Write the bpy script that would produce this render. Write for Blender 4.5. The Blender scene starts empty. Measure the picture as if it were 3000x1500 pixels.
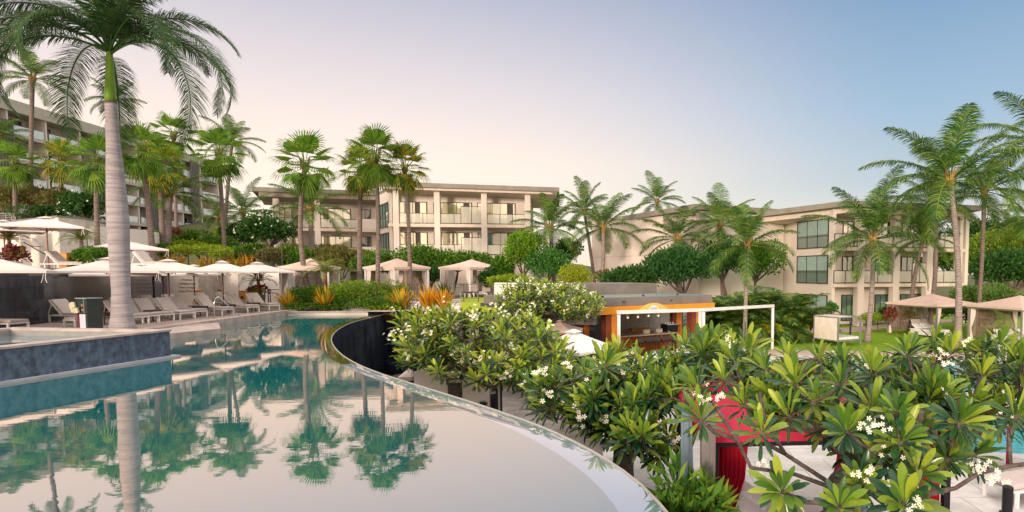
import bpy, math, random
import numpy as np
from mathutils import Vector, Matrix, Euler
R = math.radians
rnd = random.Random(7)
nr = np.random.RandomState(11)
scene = bpy.context.scene
col = scene.collection
# ------------------------------------------------------------------ camera
F, CX, CY, HZ = 1700.0, 1850.0, 898.0, 800.0          # focal length and principal point in pixels of the 3000x1500 photo
PITCH = math.atan((CY - HZ) / F)
ZC = 2.4
cam = bpy.data.cameras.new('camera')
co = bpy.data.objects.new('camera', cam)
col.objects.link(co)
scene.camera = co
co.location = (0, 0, ZC)
co.rotation_euler = (R(90) - PITCH, 0, 0)
cam.sensor_width = 36
cam.lens = 36 * F / 3000
cam.shift_x = -(CX - 1500) / 3000
cam.shift_y = (CY - 750) / 3000
cam.clip_start = 0.1
cam.clip_end = 3000
# ------------------------------------------------------------------ world
SUN_EL, SUN_AZ = R(8), R(197)       # azimuth measured clockwise from +Y: behind the camera, a little to the left
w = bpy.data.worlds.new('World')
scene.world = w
w.use_nodes = True
nt = w.node_tree
nt.nodes.clear()
def N(t, **k):
    n = nt.nodes.new(t)
    for a, b in k.items():
        setattr(n, a, b)
    return n
out = N('ShaderNodeOutputWorld')
bg = N('ShaderNodeBackground')
tc = N('ShaderNodeTexCoord')
sep = N('ShaderNodeSeparateXYZ')
nt.links.new(tc.outputs['Generated'], sep.inputs[0])
def ramp(vals, src):
    r = N('ShaderNodeValToRGB')
    el = r.color_ramp.elements
    while len(el) < len(vals):
        el.new(0.5)
    for e, (p, c) in zip(el, vals):
        e.position = p
        e.color = (*c, 1)
    nt.links.new(src, r.inputs[0])
    return r.outputs[0]
def mathn(op, a, b=None, clamp=False):
    m = N('ShaderNodeMath', operation=op, use_clamp=clamp)
    for i, v in enumerate((a, b)):
        if v is None: continue
        if isinstance(v, (int, float)): m.inputs[i].default_value = v
        else: nt.links.new(v, m.inputs[i])
    return m.outputs[0]
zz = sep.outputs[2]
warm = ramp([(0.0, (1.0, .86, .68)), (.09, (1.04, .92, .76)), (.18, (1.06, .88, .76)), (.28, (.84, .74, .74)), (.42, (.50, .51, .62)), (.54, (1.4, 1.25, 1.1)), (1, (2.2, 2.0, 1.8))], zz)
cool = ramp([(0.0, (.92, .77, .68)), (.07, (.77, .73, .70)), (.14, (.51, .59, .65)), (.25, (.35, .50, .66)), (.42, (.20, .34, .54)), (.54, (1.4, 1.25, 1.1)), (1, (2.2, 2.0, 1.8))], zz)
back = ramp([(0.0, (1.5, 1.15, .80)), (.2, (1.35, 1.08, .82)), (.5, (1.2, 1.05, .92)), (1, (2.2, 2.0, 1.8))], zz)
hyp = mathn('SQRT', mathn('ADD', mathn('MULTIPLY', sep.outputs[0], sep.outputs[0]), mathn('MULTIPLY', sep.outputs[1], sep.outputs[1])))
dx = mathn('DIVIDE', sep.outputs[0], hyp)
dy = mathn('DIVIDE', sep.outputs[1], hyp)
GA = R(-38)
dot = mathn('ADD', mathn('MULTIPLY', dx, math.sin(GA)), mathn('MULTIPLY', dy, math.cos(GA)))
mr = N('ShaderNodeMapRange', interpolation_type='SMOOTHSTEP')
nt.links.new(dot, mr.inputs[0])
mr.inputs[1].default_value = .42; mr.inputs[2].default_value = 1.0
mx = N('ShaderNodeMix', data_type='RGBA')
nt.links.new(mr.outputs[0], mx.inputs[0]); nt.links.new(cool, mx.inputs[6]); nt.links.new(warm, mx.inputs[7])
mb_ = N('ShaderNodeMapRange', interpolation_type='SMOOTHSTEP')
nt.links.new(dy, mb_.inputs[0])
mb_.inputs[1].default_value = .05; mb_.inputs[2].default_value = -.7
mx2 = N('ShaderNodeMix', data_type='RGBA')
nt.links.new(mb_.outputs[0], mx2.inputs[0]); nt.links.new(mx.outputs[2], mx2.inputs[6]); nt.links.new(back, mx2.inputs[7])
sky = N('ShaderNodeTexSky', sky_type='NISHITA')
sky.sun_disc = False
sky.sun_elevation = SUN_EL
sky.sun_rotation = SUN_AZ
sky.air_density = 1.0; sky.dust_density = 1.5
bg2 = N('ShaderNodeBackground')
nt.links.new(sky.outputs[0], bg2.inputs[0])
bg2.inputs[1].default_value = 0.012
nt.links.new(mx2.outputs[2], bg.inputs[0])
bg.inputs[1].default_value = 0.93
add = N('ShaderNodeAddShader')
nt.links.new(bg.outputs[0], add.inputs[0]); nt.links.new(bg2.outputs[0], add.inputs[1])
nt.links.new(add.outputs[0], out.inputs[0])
# ------------------------------------------------------------------ sun (low and very soft)
sl = bpy.data.lights.new('sun', 'SUN')
sl.energy = 3.2
sl.angle = R(10)
sl.color = (1.0, .80, .62)
so = bpy.data.objects.new('sun', sl)
col.objects.link(so)
sd = Vector((math.sin(SUN_AZ) * math.cos(SUN_EL), math.cos(SUN_AZ) * math.cos(SUN_EL), math.sin(SUN_EL)))
so.rotation_euler = sd.to_track_quat('Z', 'Y').to_euler()
scene.view_settings.view_transform = 'Standard'
scene.view_settings.look = 'None'
scene.view_settings.exposure = 0.12
scene.view_settings.gamma = 1
scene.render.engine = 'CYCLES'
scene.cycles.max_bounces = 6
scene.cycles.transparent_max_bounces = 12
scene.cycles.caustics_reflective = False
scene.cycles.caustics_refractive = False

# ------------------------------------------------------------------ projection helpers
cp, sp_ = math.cos(PITCH), math.sin(PITCH)
def ray(px, py):
    a, b = (px - CX) / F, (CY - py) / F
    return Vector((a, cp + b * sp_, -sp_ + b * cp))
def P(px, py, Y):
    d = ray(px, py)
    t = Y / d.y
    return Vector((d.x * t, Y, ZC + d.z * t))
def G(px, py, z):
    d = ray(px, py)
    t = (z - ZC) / d.z
    return Vector((d.x * t, d.y * t, z))
def zat(py, Y, px=1850):
    return P(px, py, Y).z

# ------------------------------------------------------------------ materials
MATS = {}
def newmat(name):
    m = bpy.data.materials.new(name)
    m.use_nodes = True
    return m
def mat(name, c, rough=.7, c2=None, scale=3.0, bump=0.0, bscale=20.0, metal=0.0, spec=.22, detail=4, stretch=None, wave=None):
    if name in MATS: return MATS[name]
    m = newmat(name)
    t = m.node_tree
    b = t.nodes['Principled BSDF']
    b.inputs['Roughness'].default_value = rough
    b.inputs['Metallic'].default_value = metal
    b.inputs['Specular IOR Level'].default_value = spec
    b.inputs['Base Color'].default_value = (*c, 1)
    tcn = t.nodes.new('ShaderNodeTexCoord')
    mp = t.nodes.new('ShaderNodeMapping')
    t.links.new(tcn.outputs['Object'], mp.inputs[0])
    if stretch: mp.inputs['Scale'].default_value = stretch
    if c2 is None: c2 = tuple(x * .86 for x in c)
    n = t.nodes.new('ShaderNodeTexNoise')
    n.inputs['Scale'].default_value = scale
    n.inputs['Detail'].default_value = detail
    t.links.new(mp.outputs[0], n.inputs['Vector'])
    r = t.nodes.new('ShaderNodeValToRGB')
    r.color_ramp.elements[0].position = .35; r.color_ramp.elements[1].position = .65
    r.color_ramp.elements[0].color = (*c2, 1); r.color_ramp.elements[1].color = (*c, 1)
    t.links.new(n.outputs['Fac'], r.inputs[0])
    t.links.new(r.outputs[0], b.inputs['Base Color'])
    last = None
    if wave:
        wv = t.nodes.new('ShaderNodeTexWave')
        wv.bands_direction = wave[0]
        wv.inputs['Scale'].default_value = wave[1]
        wv.inputs['Distortion'].default_value = wave[2]
        wv.inputs['Detail'].default_value = 2
        t.links.new(tcn.outputs['Object'], wv.inputs['Vector'])
        m2 = t.nodes.new('ShaderNodeMix'); m2.data_type = 'RGBA'; m2.blend_type = 'MULTIPLY'
        m2.inputs[0].default_value = wave[3]
        t.links.new(r.outputs[0], m2.inputs[6]); t.links.new(wv.outputs['Color'], m2.inputs[7])
        t.links.new(m2.outputs[2], b.inputs['Base Color'])
    if bump:
        n2 = t.nodes.new('ShaderNodeTexNoise')
        n2.inputs['Scale'].default_value = bscale
        n2.inputs['Detail'].default_value = 5
        t.links.new(mp.outputs[0], n2.inputs['Vector'])
        bp = t.nodes.new('ShaderNodeBump')
        bp.inputs['Strength'].default_value = bump
        bp.inputs['Distance'].default_value = .05
        t.links.new(n2.outputs['Fac'], bp.inputs['Height'])
        t.links.new(bp.outputs[0], b.inputs['Normal'])
    MATS[name] = m
    return m
def leafmat(name, cols, trans=.3, rough=.6, spec=.18):
    """each leaf (mesh island) takes its own shade from the list"""
    if name in MATS: return MATS[name]
    m = newmat(name)
    t = m.node_tree
    b = t.nodes['Principled BSDF']
    b.inputs['Roughness'].default_value = rough
    b.inputs['Specular IOR Level'].default_value = spec
    g = t.nodes.new('ShaderNodeNewGeometry')
    r = t.nodes.new('ShaderNodeValToRGB')
    el = r.color_ramp.elements
    while len(el) < len(cols): el.new(.5)
    for i, (e, c) in enumerate(zip(el, cols)):
        e.position = i / max(1, len(cols) - 1)
        e.color = (*c, 1)
    t.links.new(g.outputs['Random Per Island'], r.inputs[0])
    tr = t.nodes.new('ShaderNodeBsdfTranslucent')
    hs = t.nodes.new('ShaderNodeHueSaturation')
    hs.inputs['Value'].default_value = 1.3
    hs.inputs['Hue'].default_value = .485
    t.links.new(r.outputs[0], hs.inputs['Color'])
    t.links.new(hs.outputs[0], tr.inputs[0])
    t.links.new(r.outputs[0], b.inputs['Base Color'])
    ms = t.nodes.new('ShaderNodeMixShader')
    ms.inputs[0].default_value = trans
    t.links.new(b.outputs[0], ms.inputs[1]); t.links.new(tr.outputs[0], ms.inputs[2])
    t.links.new(ms.outputs[0], t.nodes['Material Output'].inputs[0])
    MATS[name] = m
    return m
def glassmat(name, base, refl=.4, clear=0.0, rough=.02, tint=(1, 1, 1)):
    """pane: a share of mirror reflection over a see-through or curtained body"""
    if name in MATS: return MATS[name]
    m = newmat(name)
    t = m.node_tree
    b = t.nodes['Principled BSDF']
    b.inputs['Base Color'].default_value = (*base, 1)
    b.inputs['Roughness'].default_value = .6
    gl = t.nodes.new('ShaderNodeBsdfGlossy')
    gl.inputs['Roughness'].default_value = rough
    gl.inputs['Color'].default_value = (*tint, 1)
    src = b.outputs[0]
    if clear:
        tp = t.nodes.new('ShaderNodeBsdfTransparent')
        ma = t.nodes.new('ShaderNodeMixShader')
        ma.inputs[0].default_value = clear
        t.links.new(b.outputs[0], ma.inputs[1]); t.links.new(tp.outputs[0], ma.inputs[2])
        src = ma.outputs[0]
    ms = t.nodes.new('ShaderNodeMixShader')
    ms.inputs[0].default_value = refl
    t.links.new(src, ms.inputs[1]); t.links.new(gl.outputs[0], ms.inputs[2])
    t.links.new(ms.outputs[0], t.nodes['Material Output'].inputs[0])
    MATS[name] = m
    return m
def brickmat(name, c1, c2, mortar, sc, bw, rh, rough=.35, noise=.5, msize=.02, coords='Object', streak=None):
    if name in MATS: return MATS[name]
    m = newmat(name)
    t = m.node_tree
    b = t.nodes['Principled BSDF']
    b.inputs['Roughness'].default_value = rough
    tcn = t.nodes.new('ShaderNodeTexCoord')
    uv = t.nodes.new('ShaderNodeUVMap') if coords == 'UV' else None
    src = uv.outputs[0] if uv else tcn.outputs[coords]
    br = t.nodes.new('ShaderNodeTexBrick')
    br.inputs['Scale'].default_value = sc
    br.inputs['Brick Width'].default_value = bw
    br.inputs['Row Height'].default_value = rh
    br.inputs['Mortar Size'].default_value = msize
    br.inputs['Color1'].default_value = (*c1, 1); br.inputs['Color2'].default_value = (*c2, 1); br.inputs['Mortar'].default_value = (*mortar, 1)
    t.links.new(src, br.inputs[0])
    n = t.nodes.new('ShaderNodeTexNoise')
    n.inputs['Scale'].default_value = 1.2
    n.inputs['Detail'].default_value = 8
    n.inputs['Roughness'].default_value = .65
    mp = t.nodes.new('ShaderNodeMapping')
    if streak: mp.inputs['Scale'].default_value = streak
    t.links.new(src, mp.inputs[0]); t.links.new(mp.outputs[0], n.inputs['Vector'])
    r = t.nodes.new('ShaderNodeValToRGB')
    r.color_ramp.elements[0].position = .38; r.color_ramp.elements[1].position = .68
    r.color_ramp.elements[0].color = (.45, .45, .45, 1); r.color_ramp.elements[1].color = (1.6, 1.6, 1.65, 1)
    t.links.new(n.outputs['Fac'], r.inputs[0])
    mx_ = t.nodes.new('ShaderNodeMix'); mx_.data_type = 'RGBA'; mx_.blend_type = 'MULTIPLY'
    mx_.inputs[0].default_value = noise
    t.links.new(br.outputs['Color'], mx_.inputs[6]); t.links.new(r.outputs[0], mx_.inputs[7])
    t.links.new(mx_.outputs[2], b.inputs['Base Color'])
    MATS[name] = m
    return m

# surface colours
stucco = mat('stucco', (.69, .62, .57), .85, (.61, .545, .50), .35, .15, 60)
white_wall = mat('white_wall', (.86, .81, .78), .85, (.81, .76, .73), .5, .12, 60)
beige_wall = mat('beige_wall', (.82, .73, .65), .85, (.76, .67, .59), .5, .12, 60)
fascia = mat('fascia', (.25, .235, .20), .7, (.20, .185, .16), 1.2)
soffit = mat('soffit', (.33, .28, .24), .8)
dark_metal = mat('dark_metal', (.045, .04, .04), .45, metal=.3)
gray_metal = mat('gray_metal', (.30, .28, .28), .45, metal=.3)
white_paint = mat('white_paint', (.80, .78, .78), .45)
canvas = mat('canvas', (.78, .70, .68), .9, (.72, .64, .62), 1.5, .1, 30)
tan_canvas = mat('tan_canvas', (.74, .55, .48), .9, (.68, .50, .44), 1.5, .1, 30)
cushion = mat('cushion', (.54, .47, .45), .95, (.49, .42, .40), 4, .2, 90)
wicker = mat('wicker', (.06, .045, .04), .6)
wood = mat('wood', (.28, .11, .06), .5, (.20, .07, .04), 6, stretch=(8, 8, 1))
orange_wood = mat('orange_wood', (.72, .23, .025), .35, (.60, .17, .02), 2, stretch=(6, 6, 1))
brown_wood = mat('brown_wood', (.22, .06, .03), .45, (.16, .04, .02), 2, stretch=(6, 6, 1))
slat_wood = mat('slat_wood', (.27, .19, .15), .7, (.19, .13, .10), 3)
box_wood = mat('box_wood', (.62, .32, .10), .5, (.52, .25, .07), 4)
stone_rim = mat('stone_rim', (.56, .47, .44), .75, (.40, .32, .30), 2.5, .2, 30)
deck_stone = brickmat('deck_stone', (.40, .32, .285), (.34, .27, .24), (.22, .18, .16), 1.0, 1.2, .6, .75, .25, .01)
pale_stone = brickmat('pale_stone', (.52, .47, .44), (.45, .41, .385), (.30, .27, .26), 1.0, .9, .6, .8, .4, .012)
wet_tile = brickmat('wet_tile', (.035, .042, .055), (.05, .06, .08), (.02, .022, .03), 1.0, 1.1, .45, .12, .8, .008, 'UV', (1.2, .35, 1))
spa_tile = brickmat('spa_tile', (.085, .125, .19), (.06, .09, .145), (.05, .065, .11), 1.0, 1.6, 2.0, .45, 1.0, .006, 'UV', (5.0, 3.5, 1))
navy_tile = brickmat('navy_tile', (.04, .055, .10), (.02, .03, .06), (.01, .014, .03), 1.0, .8, .45, .15, .7, .02, 'UV')
trunk_royal = mat('trunk_royal', (.50, .455, .48), .85, (.33, .295, .33), 1.6, .6, 12, stretch=(.7, .7, 8), wave=('Z', 4.5, 7.0, .16))
trunk_palm = mat('trunk_palm', (.30, .23, .21), .9, (.17, .125, .115), 3.0, .6, 12, stretch=(1.5, 1.5, 6), wave=('Z', 2.2, 2.5, .3))
trunk_pale = mat('trunk_pale', (.42, .34, .32), .9, (.25, .20, .19), 3.0, .6, 12, stretch=(1.5, 1.5, 6), wave=('Z', 2.2, 2.5, .2))
bark = mat('bark', (.17, .13, .12), .9, (.075, .055, .05), 9, .8, 26)
pale_bark = mat('pale_bark', (.30, .25, .22), .9, (.18, .14, .12), 8, .6, 24)
crownshaft_m = mat('crownshaft_m', (.22, .36, .03), .4, (.13, .25, .02), 1.5, stretch=(3, 3, .6))
fibre = mat('fibre', (.36, .22, .07), .8, (.24, .16, .05), 6)
soil = mat('soil', (.07, .045, .035), .95)
lawn_m = mat('lawn_m', (.23, .40, .02), .9, (.18, .33, .015), 2.2, .6, 80)
lawn_y = mat('lawn_y', (.38, .46, .03), .9, (.33, .40, .025), 1.5, .6, 80)
ground_m = mat('ground_m', (.10, .11, .04), .95, (.07, .075, .03), .4, .4, 4)
chrome = mat('chrome', (.62, .62, .64), .15, metal=1.0)
red_fabric = mat('red_fabric', (.42, .006, .03), .85, (.30, .004, .02), 2)
pink_canvas = mat('pink_canvas', (.52, .02, .07), .8, (.44, .015, .055), 1.2, .25, 14)
towel_white = mat('towel_white', (.82, .82, .84), .9)
blue_fabric = mat('blue_fabric', (.10, .20, .34), .9, (.35, .42, .50), 25)
slate = mat('slate', (.085, .085, .085), .35, (.06, .06, .062), 1.5)
roof_gray = mat('roof_gray', (.21, .185, .18), .6, (.165, .145, .14), 1)
roof_green = mat('roof_green', (.26, .34, .29), .3, (.20, .27, .23), .8)
maroon = mat('maroon', (.12, .015, .02), .5)
cream_paper = mat('cream_paper', (.66, .62, .45), .8)
ink = mat('ink', (.18, .13, .10), .8)
pot_m = mat('pot_m', (.22, .22, .26), .5)
yellow_board = mat('yellow_board', (.80, .50, .14), .5, (.74, .44, .10), 2, stretch=(1, 1, 4))
gray_wood = mat('gray_wood', (.24, .22, .23), .8, (.15, .135, .14), 3, .4, 30, stretch=(8, 8, .7))
petal = mat('petal', (.88, .87, .80), .6)
petal_eye = mat('petal_eye', (.85, .55, .05), .6)
black_gloss = mat('black_gloss', (.012, .012, .016), .25)
rust = mat('rust', (.42, .12, .04), .7)
yellow_leaf = leafmat('yellow_leaf', [(.50, .22, .01), (.72, .40, .015), (.74, .52, .04), (.30, .32, .04), (.16, .20, .03)], .2)
orange_leaf = leafmat('orange_leaf', [(.42, .15, .01), (.70, .30, .01), (.74, .38, .02), (.50, .36, .03), (.16, .18, .03)], .2)
red_leaf = leafmat('red_leaf', [(.16, .02, .03), (.28, .03, .05), (.10, .06, .03), (.35, .30, .08)], .2)
young_lit_leaf = leafmat('young_lit_leaf', [(.10, .20, .02), (.20, .32, .025), (.32, .42, .035), (.44, .50, .05)], .30, .4, .3)
mature_shaded_leaf = leafmat('mature_shaded_leaf', [(.008, .042, .014), (.018, .07, .018), (.04, .11, .02), (.10, .19, .025), (.30, .26, .04)], .18, .34, .38)
young_lit_near = leafmat('young_lit_near', [(.045, .13, .022), (.10, .21, .025), (.21, .33, .03), (.36, .44, .04)], .28, .34, .38)
mature_shaded_near = leafmat('mature_shaded_near', [(.006, .042, .022), (.012, .060, .026), (.025, .085, .028), (.06, .14, .03), (.20, .24, .03)], .15, .26, .5)
plum_leaf = (young_lit_leaf, mature_shaded_leaf)  # leaf age tones that also paint in sky-lit tops and shaded lower leaves
plum_leaf_near = (young_lit_near, mature_shaded_near)
fan_leaf = leafmat('fan_leaf', [(.035, .11, .02), (.07, .19, .022), (.18, .32, .03), (.11, .24, .022), (.22, .30, .04)], .3)
fan_leaf_old = leafmat('fan_leaf_old', [(.025, .085, .018), (.08, .19, .02), (.14, .26, .02), (.30, .30, .03), (.48, .27, .02)], .3)
coco_leaf = leafmat('coco_leaf', [(.012, .06, .024), (.03, .10, .026), (.07, .16, .028), (.13, .24, .03), (.30, .34, .05)], .25)
potted_leaf = leafmat('potted_leaf', [(.10, .16, .03), (.18, .25, .04), (.30, .32, .06)], .3)
royal_leaf = leafmat('royal_leaf', [(.012, .055, .018), (.025, .09, .022), (.06, .14, .03), (.10, .09, .05)], .2)
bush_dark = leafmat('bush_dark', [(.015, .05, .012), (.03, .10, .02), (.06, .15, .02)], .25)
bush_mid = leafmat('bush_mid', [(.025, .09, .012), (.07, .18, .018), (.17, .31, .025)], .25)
bush_bright = leafmat('bush_bright', [(.12, .22, .015), (.24, .36, .02), (.36, .44, .03)], .35)
bush_olive = leafmat('bush_olive', [(.07, .09, .025), (.15, .15, .04), (.24, .22, .06)], .3)
win_cream = glassmat('win_cream', (.62, .60, .40), .42)
win_teal = glassmat('win_teal', (.08, .16, .145), .22)
win_dark = glassmat('win_dark', (.02, .03, .03), .14)
rail_glass = glassmat('rail_glass', (.70, .68, .60), .08, .62, rough=.1)
rail_milky = glassmat('rail_milky', (.72, .74, .72), .2, .25)

# ------------------------------------------------------------------ water
def watermat(name, deep, refl, tint, scale, strength, stretch=(1, 1, 1)):
    m = newmat(name)
    t = m.node_tree
    b = t.nodes['Principled BSDF']
    b.inputs['Base Color'].default_value = (*deep, 1)
    b.inputs['Roughness'].default_value = 1
    b.inputs['Specular IOR Level'].default_value = 0
    gl = t.nodes.new('ShaderNodeBsdfGlossy')
    gl.inputs['Roughness'].default_value = .015
    gl.inputs['Color'].default_value = (*tint, 1)
    fr = t.nodes.new('ShaderNodeFresnel'); fr.inputs[0].default_value = 1.33
    mpr = t.nodes.new('ShaderNodeMapRange')
    mpr.inputs[1].default_value = .02; mpr.inputs[2].default_value = .45
    mpr.inputs[3].default_value = refl[0]; mpr.inputs[4].default_value = refl[1]
    t.links.new(fr.outputs[0], mpr.inputs[0])
    ms = t.nodes.new('ShaderNodeMixShader')
    t.links.new(mpr.outputs[0], ms.inputs[0])
    t.links.new(b.outputs[0], ms.inputs[1]); t.links.new(gl.outputs[0], ms.inputs[2])
    t.links.new(ms.outputs[0], t.nodes['Material Output'].inputs[0])
    tcn = t.nodes.new('ShaderNodeTexCoord')
    mp = t.nodes.new('ShaderNodeMapping'); mp.inputs['Scale'].default_value = stretch
    t.links.new(tcn.outputs['Object'], mp.inputs[0])
    n = t.nodes.new('ShaderNodeTexNoise')
    n.inputs['Scale'].default_value = scale; n.inputs['Detail'].default_value = 3
    t.links.new(mp.outputs[0], n.inputs['Vector'])
    # calmer towards the overflow edge: a broad patchy breeze pattern
    n2 = t.nodes.new('ShaderNodeTexNoise'); n2.inputs['Scale'].default_value = .22
    t.links.new(tcn.outputs['Object'], n2.inputs['Vector'])
    mu = t.nodes.new('ShaderNodeMath'); mu.operation = 'MULTIPLY'
    t.links.new(n2.outputs['Fac'], mu.inputs[0]); mu.inputs[1].default_value = strength * 2
    bp = t.nodes.new('ShaderNodeBump')
    bp.inputs['Distance'].default_value = .02
    t.links.new(mu.outputs[0], bp.inputs['Strength'])
    t.links.new(n.outputs['Fac'], bp.inputs['Height'])
    t.links.new(bp.outputs[0], gl.inputs['Normal'])
    MATS[name] = m
    return m
pool_water = watermat('pool_water', (.0, .25, .31), (.67, .78), (1, .79, .68), 2.4, .032, (.8, 2.2, 1))
spa_water = watermat('spa_water', (.16, .22, .25), (.4, .7), (.9, .95, 1), 3, .1)
low_water = watermat('low_water', (.01, .33, .36), (.15, .6), (1, 1, 1), 3, .35)

# ------------------------------------------------------------------ mesh builder
class MB:
    def __init__(s):
        s.v, s.f, s.uv = [], [], []
    def add(s, vs, fs, uvs=None):
        o = len(s.v)
        s.v.extend([tuple(x) for x in vs])
        for i, f in enumerate(fs):
            s.f.append(tuple(a + o for a in f))
            s.uv.append(uvs[i] if uvs else None)
        return s
    def box(s, x0, x1, y0, y1, z0, z1, M=None):
        vs = [Vector((x, y, z)) for x in (x0, x1) for y in (y0, y1) for z in (z0, z1)]
        if M is not None: vs = [M @ v for v in vs]
        fs = [(0, 1, 3, 2), (4, 6, 7, 5), (0, 4, 5, 1), (2, 3, 7, 6), (0, 2, 6, 4), (1, 5, 7, 3)]
        return s.add(vs, fs)
    def beam(s, a, b, w, h, up=Vector((0, 0, 1))):
        a, b = Vector(a), Vector(b)
        d = (b - a).normalized()
        if abs(d.dot(up)) > .98: up = Vector((0, 1, 0))
        x = d.cross(up).normalized(); u = x.cross(d)
        vs = [p + x * sx * w / 2 + u * su * h / 2 for p in (a, b) for sx, su in ((-1, -1), (1, -1), (1, 1), (-1, 1))]
        return s.add(vs, [(3, 2, 1, 0), (4, 5, 6, 7), (0, 1, 5, 4), (1, 2, 6, 5), (2, 3, 7, 6), (3, 0, 4, 7)])
    def tube(s, pts, rad, n=8, cap=True):
        pts = [Vector(p) for p in pts]
        if not isinstance(rad, (list, tuple)): rad = [rad] * len(pts)
        o = len(s.v)
        x = None
        for i, p in enumerate(pts):
            d = (pts[min(i + 1, len(pts) - 1)] - pts[max(i - 1, 0)])
            d = d.normalized() if d.length > 1e-9 else Vector((0, 0, 1))
            if x is None:
                h = Vector((1, 0, 0)) if abs(d.x) < .8 else Vector((0, 1, 0))
                x = (h - d * h.dot(d)).normalized()
            else:
                x = (x - d * x.dot(d))
                x = x.normalized() if x.length > 1e-6 else Vector((1, 0, 0))
            y = d.cross(x)
            for k in range(n):
                a = 2 * math.pi * k / n
                s.v.append(tuple(p + (x * math.cos(a) + y * math.sin(a)) * rad[i]))
        for i in range(len(pts) - 1):
            for k in range(n):
                k2 = (k + 1) % n
                s.f.append((o + i * n + k, o + i * n + k2, o + (i + 1) * n + k2, o + (i + 1) * n + k)); s.uv.append(None)
        if cap:
            s.f.append(tuple(o + k for k in reversed(range(n)))); s.uv.append(None)
            e = o + (len(pts) - 1) * n
            s.f.append(tuple(e + k for k in range(n))); s.uv.append(None)
        return s
    def prism(s, poly, z0, z1, top=True, bottom=True):
        n = len(poly)
        a = sum(poly[i][0] * poly[(i + 1) % n][1] - poly[(i + 1) % n][0] * poly[i][1] for i in range(n))
        if a < 0: poly = poly[::-1]
        vs = [(p[0], p[1], z0) for p in poly] + [(p[0], p[1], z1) for p in poly]
        fs = [(i, (i + 1) % n, n + (i + 1) % n, n + i) for i in range(n)]
        if top: fs.append(tuple(range(n, 2 * n)))
        if bottom: fs.append(tuple(reversed(range(n))))
        return s.add(vs, fs)
    def sheet(s, a, b, z0, z1, a2=None, b2=None):
        """vertical quad with metric UVs"""
        L = (Vector((b[0], b[1])) - Vector((a[0], a[1]))).length
        return s.add([(a[0], a[1], z0), (b[0], b[1], z0), (b[0], b[1], z1), (a[0], a[1], z1)], [(0, 1, 2, 3)], [[(0, z0), (L, z0), (L, z1), (0, z1)]])
    def build(s, name, m, parent=None, world=True, smooth=False, bevel=0):
        me = bpy.data.meshes.new(name)
        me.from_pydata(s.v, [], s.f)
        if any(u is not None for u in s.uv):
            ul = me.uv_layers.new(name='UVMap')
            li = 0
            for f, u in zip(s.f, s.uv):
                for k in range(len(f)):
                    ul.data[li].uv = u[k] if u else (s.v[f[k]][0] + s.v[f[k]][1], s.v[f[k]][2])
                    li += 1
        me.validate()
        me.update()
        return link(name, me, m, parent, world, smooth, bevel)
def wmat(o):
    M = Matrix.Translation(o.location) @ o.rotation_euler.to_matrix().to_4x4()
    M = M @ Matrix.Diagonal((*o.scale, 1))
    return (wmat(o.parent) @ M) if o.parent else M
def link(name, me, m, parent=None, world=True, smooth=False, bevel=0):
    o = bpy.data.objects.new(name, me)
    col.objects.link(o)
    if m is not None and not me.materials:
        me.materials.append(m)
    if smooth:
        me.polygons.foreach_set('use_smooth', [True] * len(me.polygons))
    if parent:
        o.parent = parent
        if world:
            me.transform(wmat(parent).inverted())
    if bevel:
        b = o.modifiers.new('bevel', 'BEVEL'); b.width = bevel; b.segments = 2; b.limit_method = 'ANGLE'
    return o
def tag(o, label=None, cat=None, group=None, kind=None):
    if label: o['label'] = label
    if cat: o['category'] = cat
    if group: o['group'] = group
    if kind: o['kind'] = kind
    return o
def thing(name, label, cat, loc=(0, 0, 0), rz=0, group=None):
    o = bpy.data.objects.new(name, None)
    col.objects.link(o)
    o.location = loc
    o.rotation_euler = (0, 0, rz)
    o.empty_display_size = .2
    return tag(o, label, cat, group)
def copy_tree(o, parent=None):
    c = o.copy(); col.objects.link(c); c.parent = parent
    for ch in o.children: copy_tree(ch, c)
    return c
KIDS = {}
def structure(mb, name, m, **k):
    return tag(mb.build(name, m, None, **k), kind='structure')

def npmesh(name, V, Q, m):
    """V (n,3) and Q (k,4) arrays to a mesh"""
    me = bpy.data.meshes.new(name)
    me.vertices.add(len(V)); me.vertices.foreach_set('co', np.asarray(V, dtype=np.float32).ravel())
    k = Q.shape[1]
    me.loops.add(len(Q) * k); me.loops.foreach_set('vertex_index', Q.astype(np.int32).ravel())
    me.polygons.add(len(Q)); me.polygons.foreach_set('loop_start', np.arange(0, len(Q) * k, k, dtype=np.int32))
    me.update(calc_edges=True)
    me.materials.append(m)
    return me
def leafcloud(C, D, U, L, W):
    """diamond leaves: base C, direction D, side U, length L, width W -> V, Q"""
    n = len(C)
    L = L[:, None]; W = W[:, None]
    nrm = np.cross(D, U)
    a = C
    b = C + D * L * .5 + U * W * .5 + nrm * L * .08
    c = C + D * L
    d = C + D * L * .5 - U * W * .5 + nrm * L * .08
    V = np.stack([a, b, c, d], 1).reshape(-1, 3)
    Q = np.arange(n * 4).reshape(n, 4)
    return V, Q
def unit(a):
    return a / (np.linalg.norm(a, axis=1, keepdims=True) + 1e-9)
def randdirs(n):
    return unit(nr.normal(size=(n, 3)))

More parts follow.
